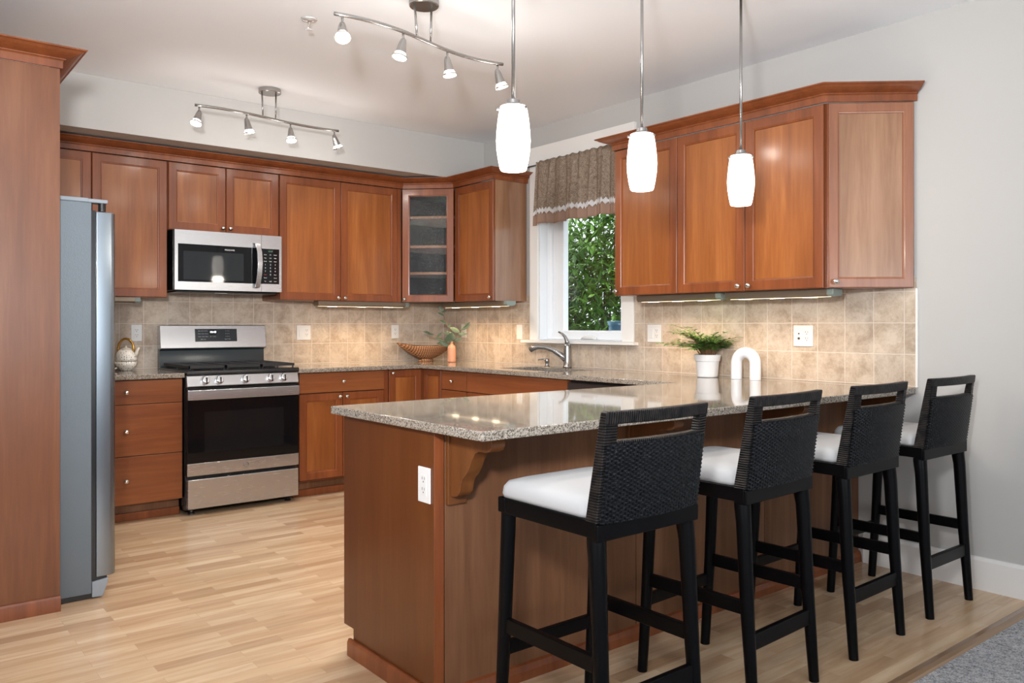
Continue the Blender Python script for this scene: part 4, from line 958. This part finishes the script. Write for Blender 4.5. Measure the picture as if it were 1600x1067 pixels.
branch('tall thin branch rising from the vase towards the light bar, few leaves', (-.085, .36, .1), [(.45, -1, .05, .014), (.6, 1, .03, .02), (.72, -1, .055, .018), (.85, -1, .05, .018), (.93, 1, .03, .018), (1, -.2, .05, .022)], 1)
branch('branch with broad grey-green leaves leaning over the basket bowl', (-.20, .17, .15), [(.3, -1, .085, .036), (.42, -1, .075, .034), (.5, 1, .09, .040), (.65, -1, .06, .018), (.78, 1, .045, .022), (.9, -1, .05, .02), (1, -.6, .05, .018)], 2)
branch('branch with upright oval leaves leaning towards the outlet plate', (.12, .22, .1), [(.35, -.5, .07, .036), (.45, 1, .06, .024), (.55, -1, .085, .04), (.68, 1, .07, .024), (.78, -1, .075, .036), (.88, 1, .075, .034), (1, .6, .06, .022)], 3)
# fern pot
px_, py_ = -.155, -2.985
r = thing('potted_fern', (px_, py_, .9145), 'small green fern in a white pot on the counter beside the white arch', 'potted plant')
MB().lathe((px_, py_, .9148), [(.056, 0), (.060, .004), (.066, .085), (.067, .092), (.072, .094), (.077, .128), (.0765, .131), (.069, .131), (.067, .10), (.02, .10)], 32).build('pot', POTW, r, smooth='auto')
MB().lathe((px_, py_, 1.020), [(.067, 0), (.05, .006), (.01, .008)], 20).build('soil', SOIL, r, smooth=True)
m = MB(); sm = MB(); random.seed(21)
for k in range(74):
    a = 2*PI*k*.381966; el = random.uniform(.25, 1.25); ln = random.uniform(.11, .20)*(.75+.25*math.cos(el))
    dr = Vector((math.cos(a), math.sin(a), 0)); p0 = Vector((px_, py_, 1.024))+dr*random.uniform(.005, .045); pts = []
    if dr.x > .25: ln *= .60
    if dr.y < -.5: ln *= .72; el = max(el, .7)
    for i in range(8):
        t = i/7; pts.append(p0+dr*ln*t*(.25+.75*t)*math.cos(el*(1-.5*t))*1.25+Vector((0, 0, ln*(math.sin(el)*t*1.12+.18*t-.30*t*t)+.040*min(1, t*2.5))))
    sm.tube(pts, [.0022-.0014*i/7 for i in range(8)], 5)
    for i in range(2, 8):
        d = (pts[i]-pts[i-1]).normalized(); s_ = d.cross(Vector((0, 0, 1)))
        if s_.length < .1: s_ = Vector((1, 0, 0))
        s_.normalize(); l2 = .052*(1-.07*abs(i-4))
        for sg in (-1, 1): leafblade(m, pts[i], d*.8+s_*sg+Vector((0, 0, random.uniform(-.15, .35))), l2, .0185, n=3, curl=.25)
    leafblade(m, pts[7], pts[7]-pts[6], .055, .018, n=3)
m.build('fronds', LEAF_F, r, smooth=True); sm.build('stems', STEM, r, smooth=True)
# arch
ax, ay = -.165, -3.257
pts = [(ax+.0, ay+.066, .9148), (ax, ay+.066, .98)]
for i in range(13):
    a = PI*i/12; pts.append((ax, ay+.066*math.cos(a), 1.030+.036*0+.066*math.sin(a)*.62+.0))
pts = [(ax, ay+.062, .9148), (ax, ay+.062, .97)]+[(ax, ay+.062*math.cos(PI*i/14), 1.005+.060*math.sin(PI*i/14)) for i in range(15)]+[(ax, ay-.062, .97), (ax, ay-.062, .9148)]
o = MB().tube(pts, .0305, 20).build('arch_sculpture', ARCHW, None, smooth='auto', loc=(ax, ay, .9148)); tag(o, 'white plaster arch ornament on the counter beside the potted fern', 'ornament')

# ------------------------------------------------------------------ outside
struct(MB().box(.17, 14, -9, 12, -.12, -.05).build('ground', GRASS))
r = thing('garden_shrub', (2.3, .5, -.05), 'dense leafy green shrub growing outside the kitchen window', 'shrub')
random.seed(5); m = MB(); sm = MB()
cen = Vector((2.35, .35, 0))
for k in range(9):
    a = random.uniform(0, 2*PI); top = cen+Vector((math.cos(a)*random.uniform(.3, 1.0), math.sin(a)*random.uniform(.4, 1.3), random.uniform(1.5, 2.6)))
    p0 = cen+Vector((math.cos(a)*.12, math.sin(a)*.15, -.05)); mid = (p0+top)/2+Vector((random.uniform(-.15, .15), random.uniform(-.15, .15), .2))
    pts = [p0*(1-t)**2+mid*2*t*(1-t)+top*t*t for t in [i/8 for i in range(9)]]
    sm.tube(pts, [.018-.014*i/8 for i in range(9)], 5)
for k in range(21000):
    a = random.uniform(0, 2*PI); z = random.uniform(.25, 2.75); rad = (random.random()**.45)*(1.0-.18*((z-1.4)/1.3)**2)
    if z > 2.2 and math.sin(a) > -.1 and random.random() < .8: continue
    p = cen+Vector((math.cos(a)*rad*1.05, math.sin(a)*rad*1.5, z))
    d = Vector((random.uniform(-1, .6), random.uniform(-1, 1), random.uniform(-.8, .5)))
    leafblade(m, p, d, random.uniform(.08, .14), random.uniform(.036, .06), n=2, curl=.2, up=Vector((random.uniform(-.6, .3), random.uniform(-.5, .5), 1)))
m.build('foliage', LEAF_H, r); sm.build('branches', BARK, r, smooth=True)
o = MB().lathe((1.2, -.98, -.049), [(.10, 0), (.11, .02), (.16, .35), (.17, .75), (.14, 1.05), (.095, 1.20), (.10, 1.26), (.115, 1.30), (.10, 1.305), (.085, 1.25), (.02, 1.15)], 28).build('planter', BLUEP, None, smooth=True, loc=(1.2, -.98, -.05)); tag(o, 'tall blue glazed planter outside the window, in front of the shrub', 'planter')
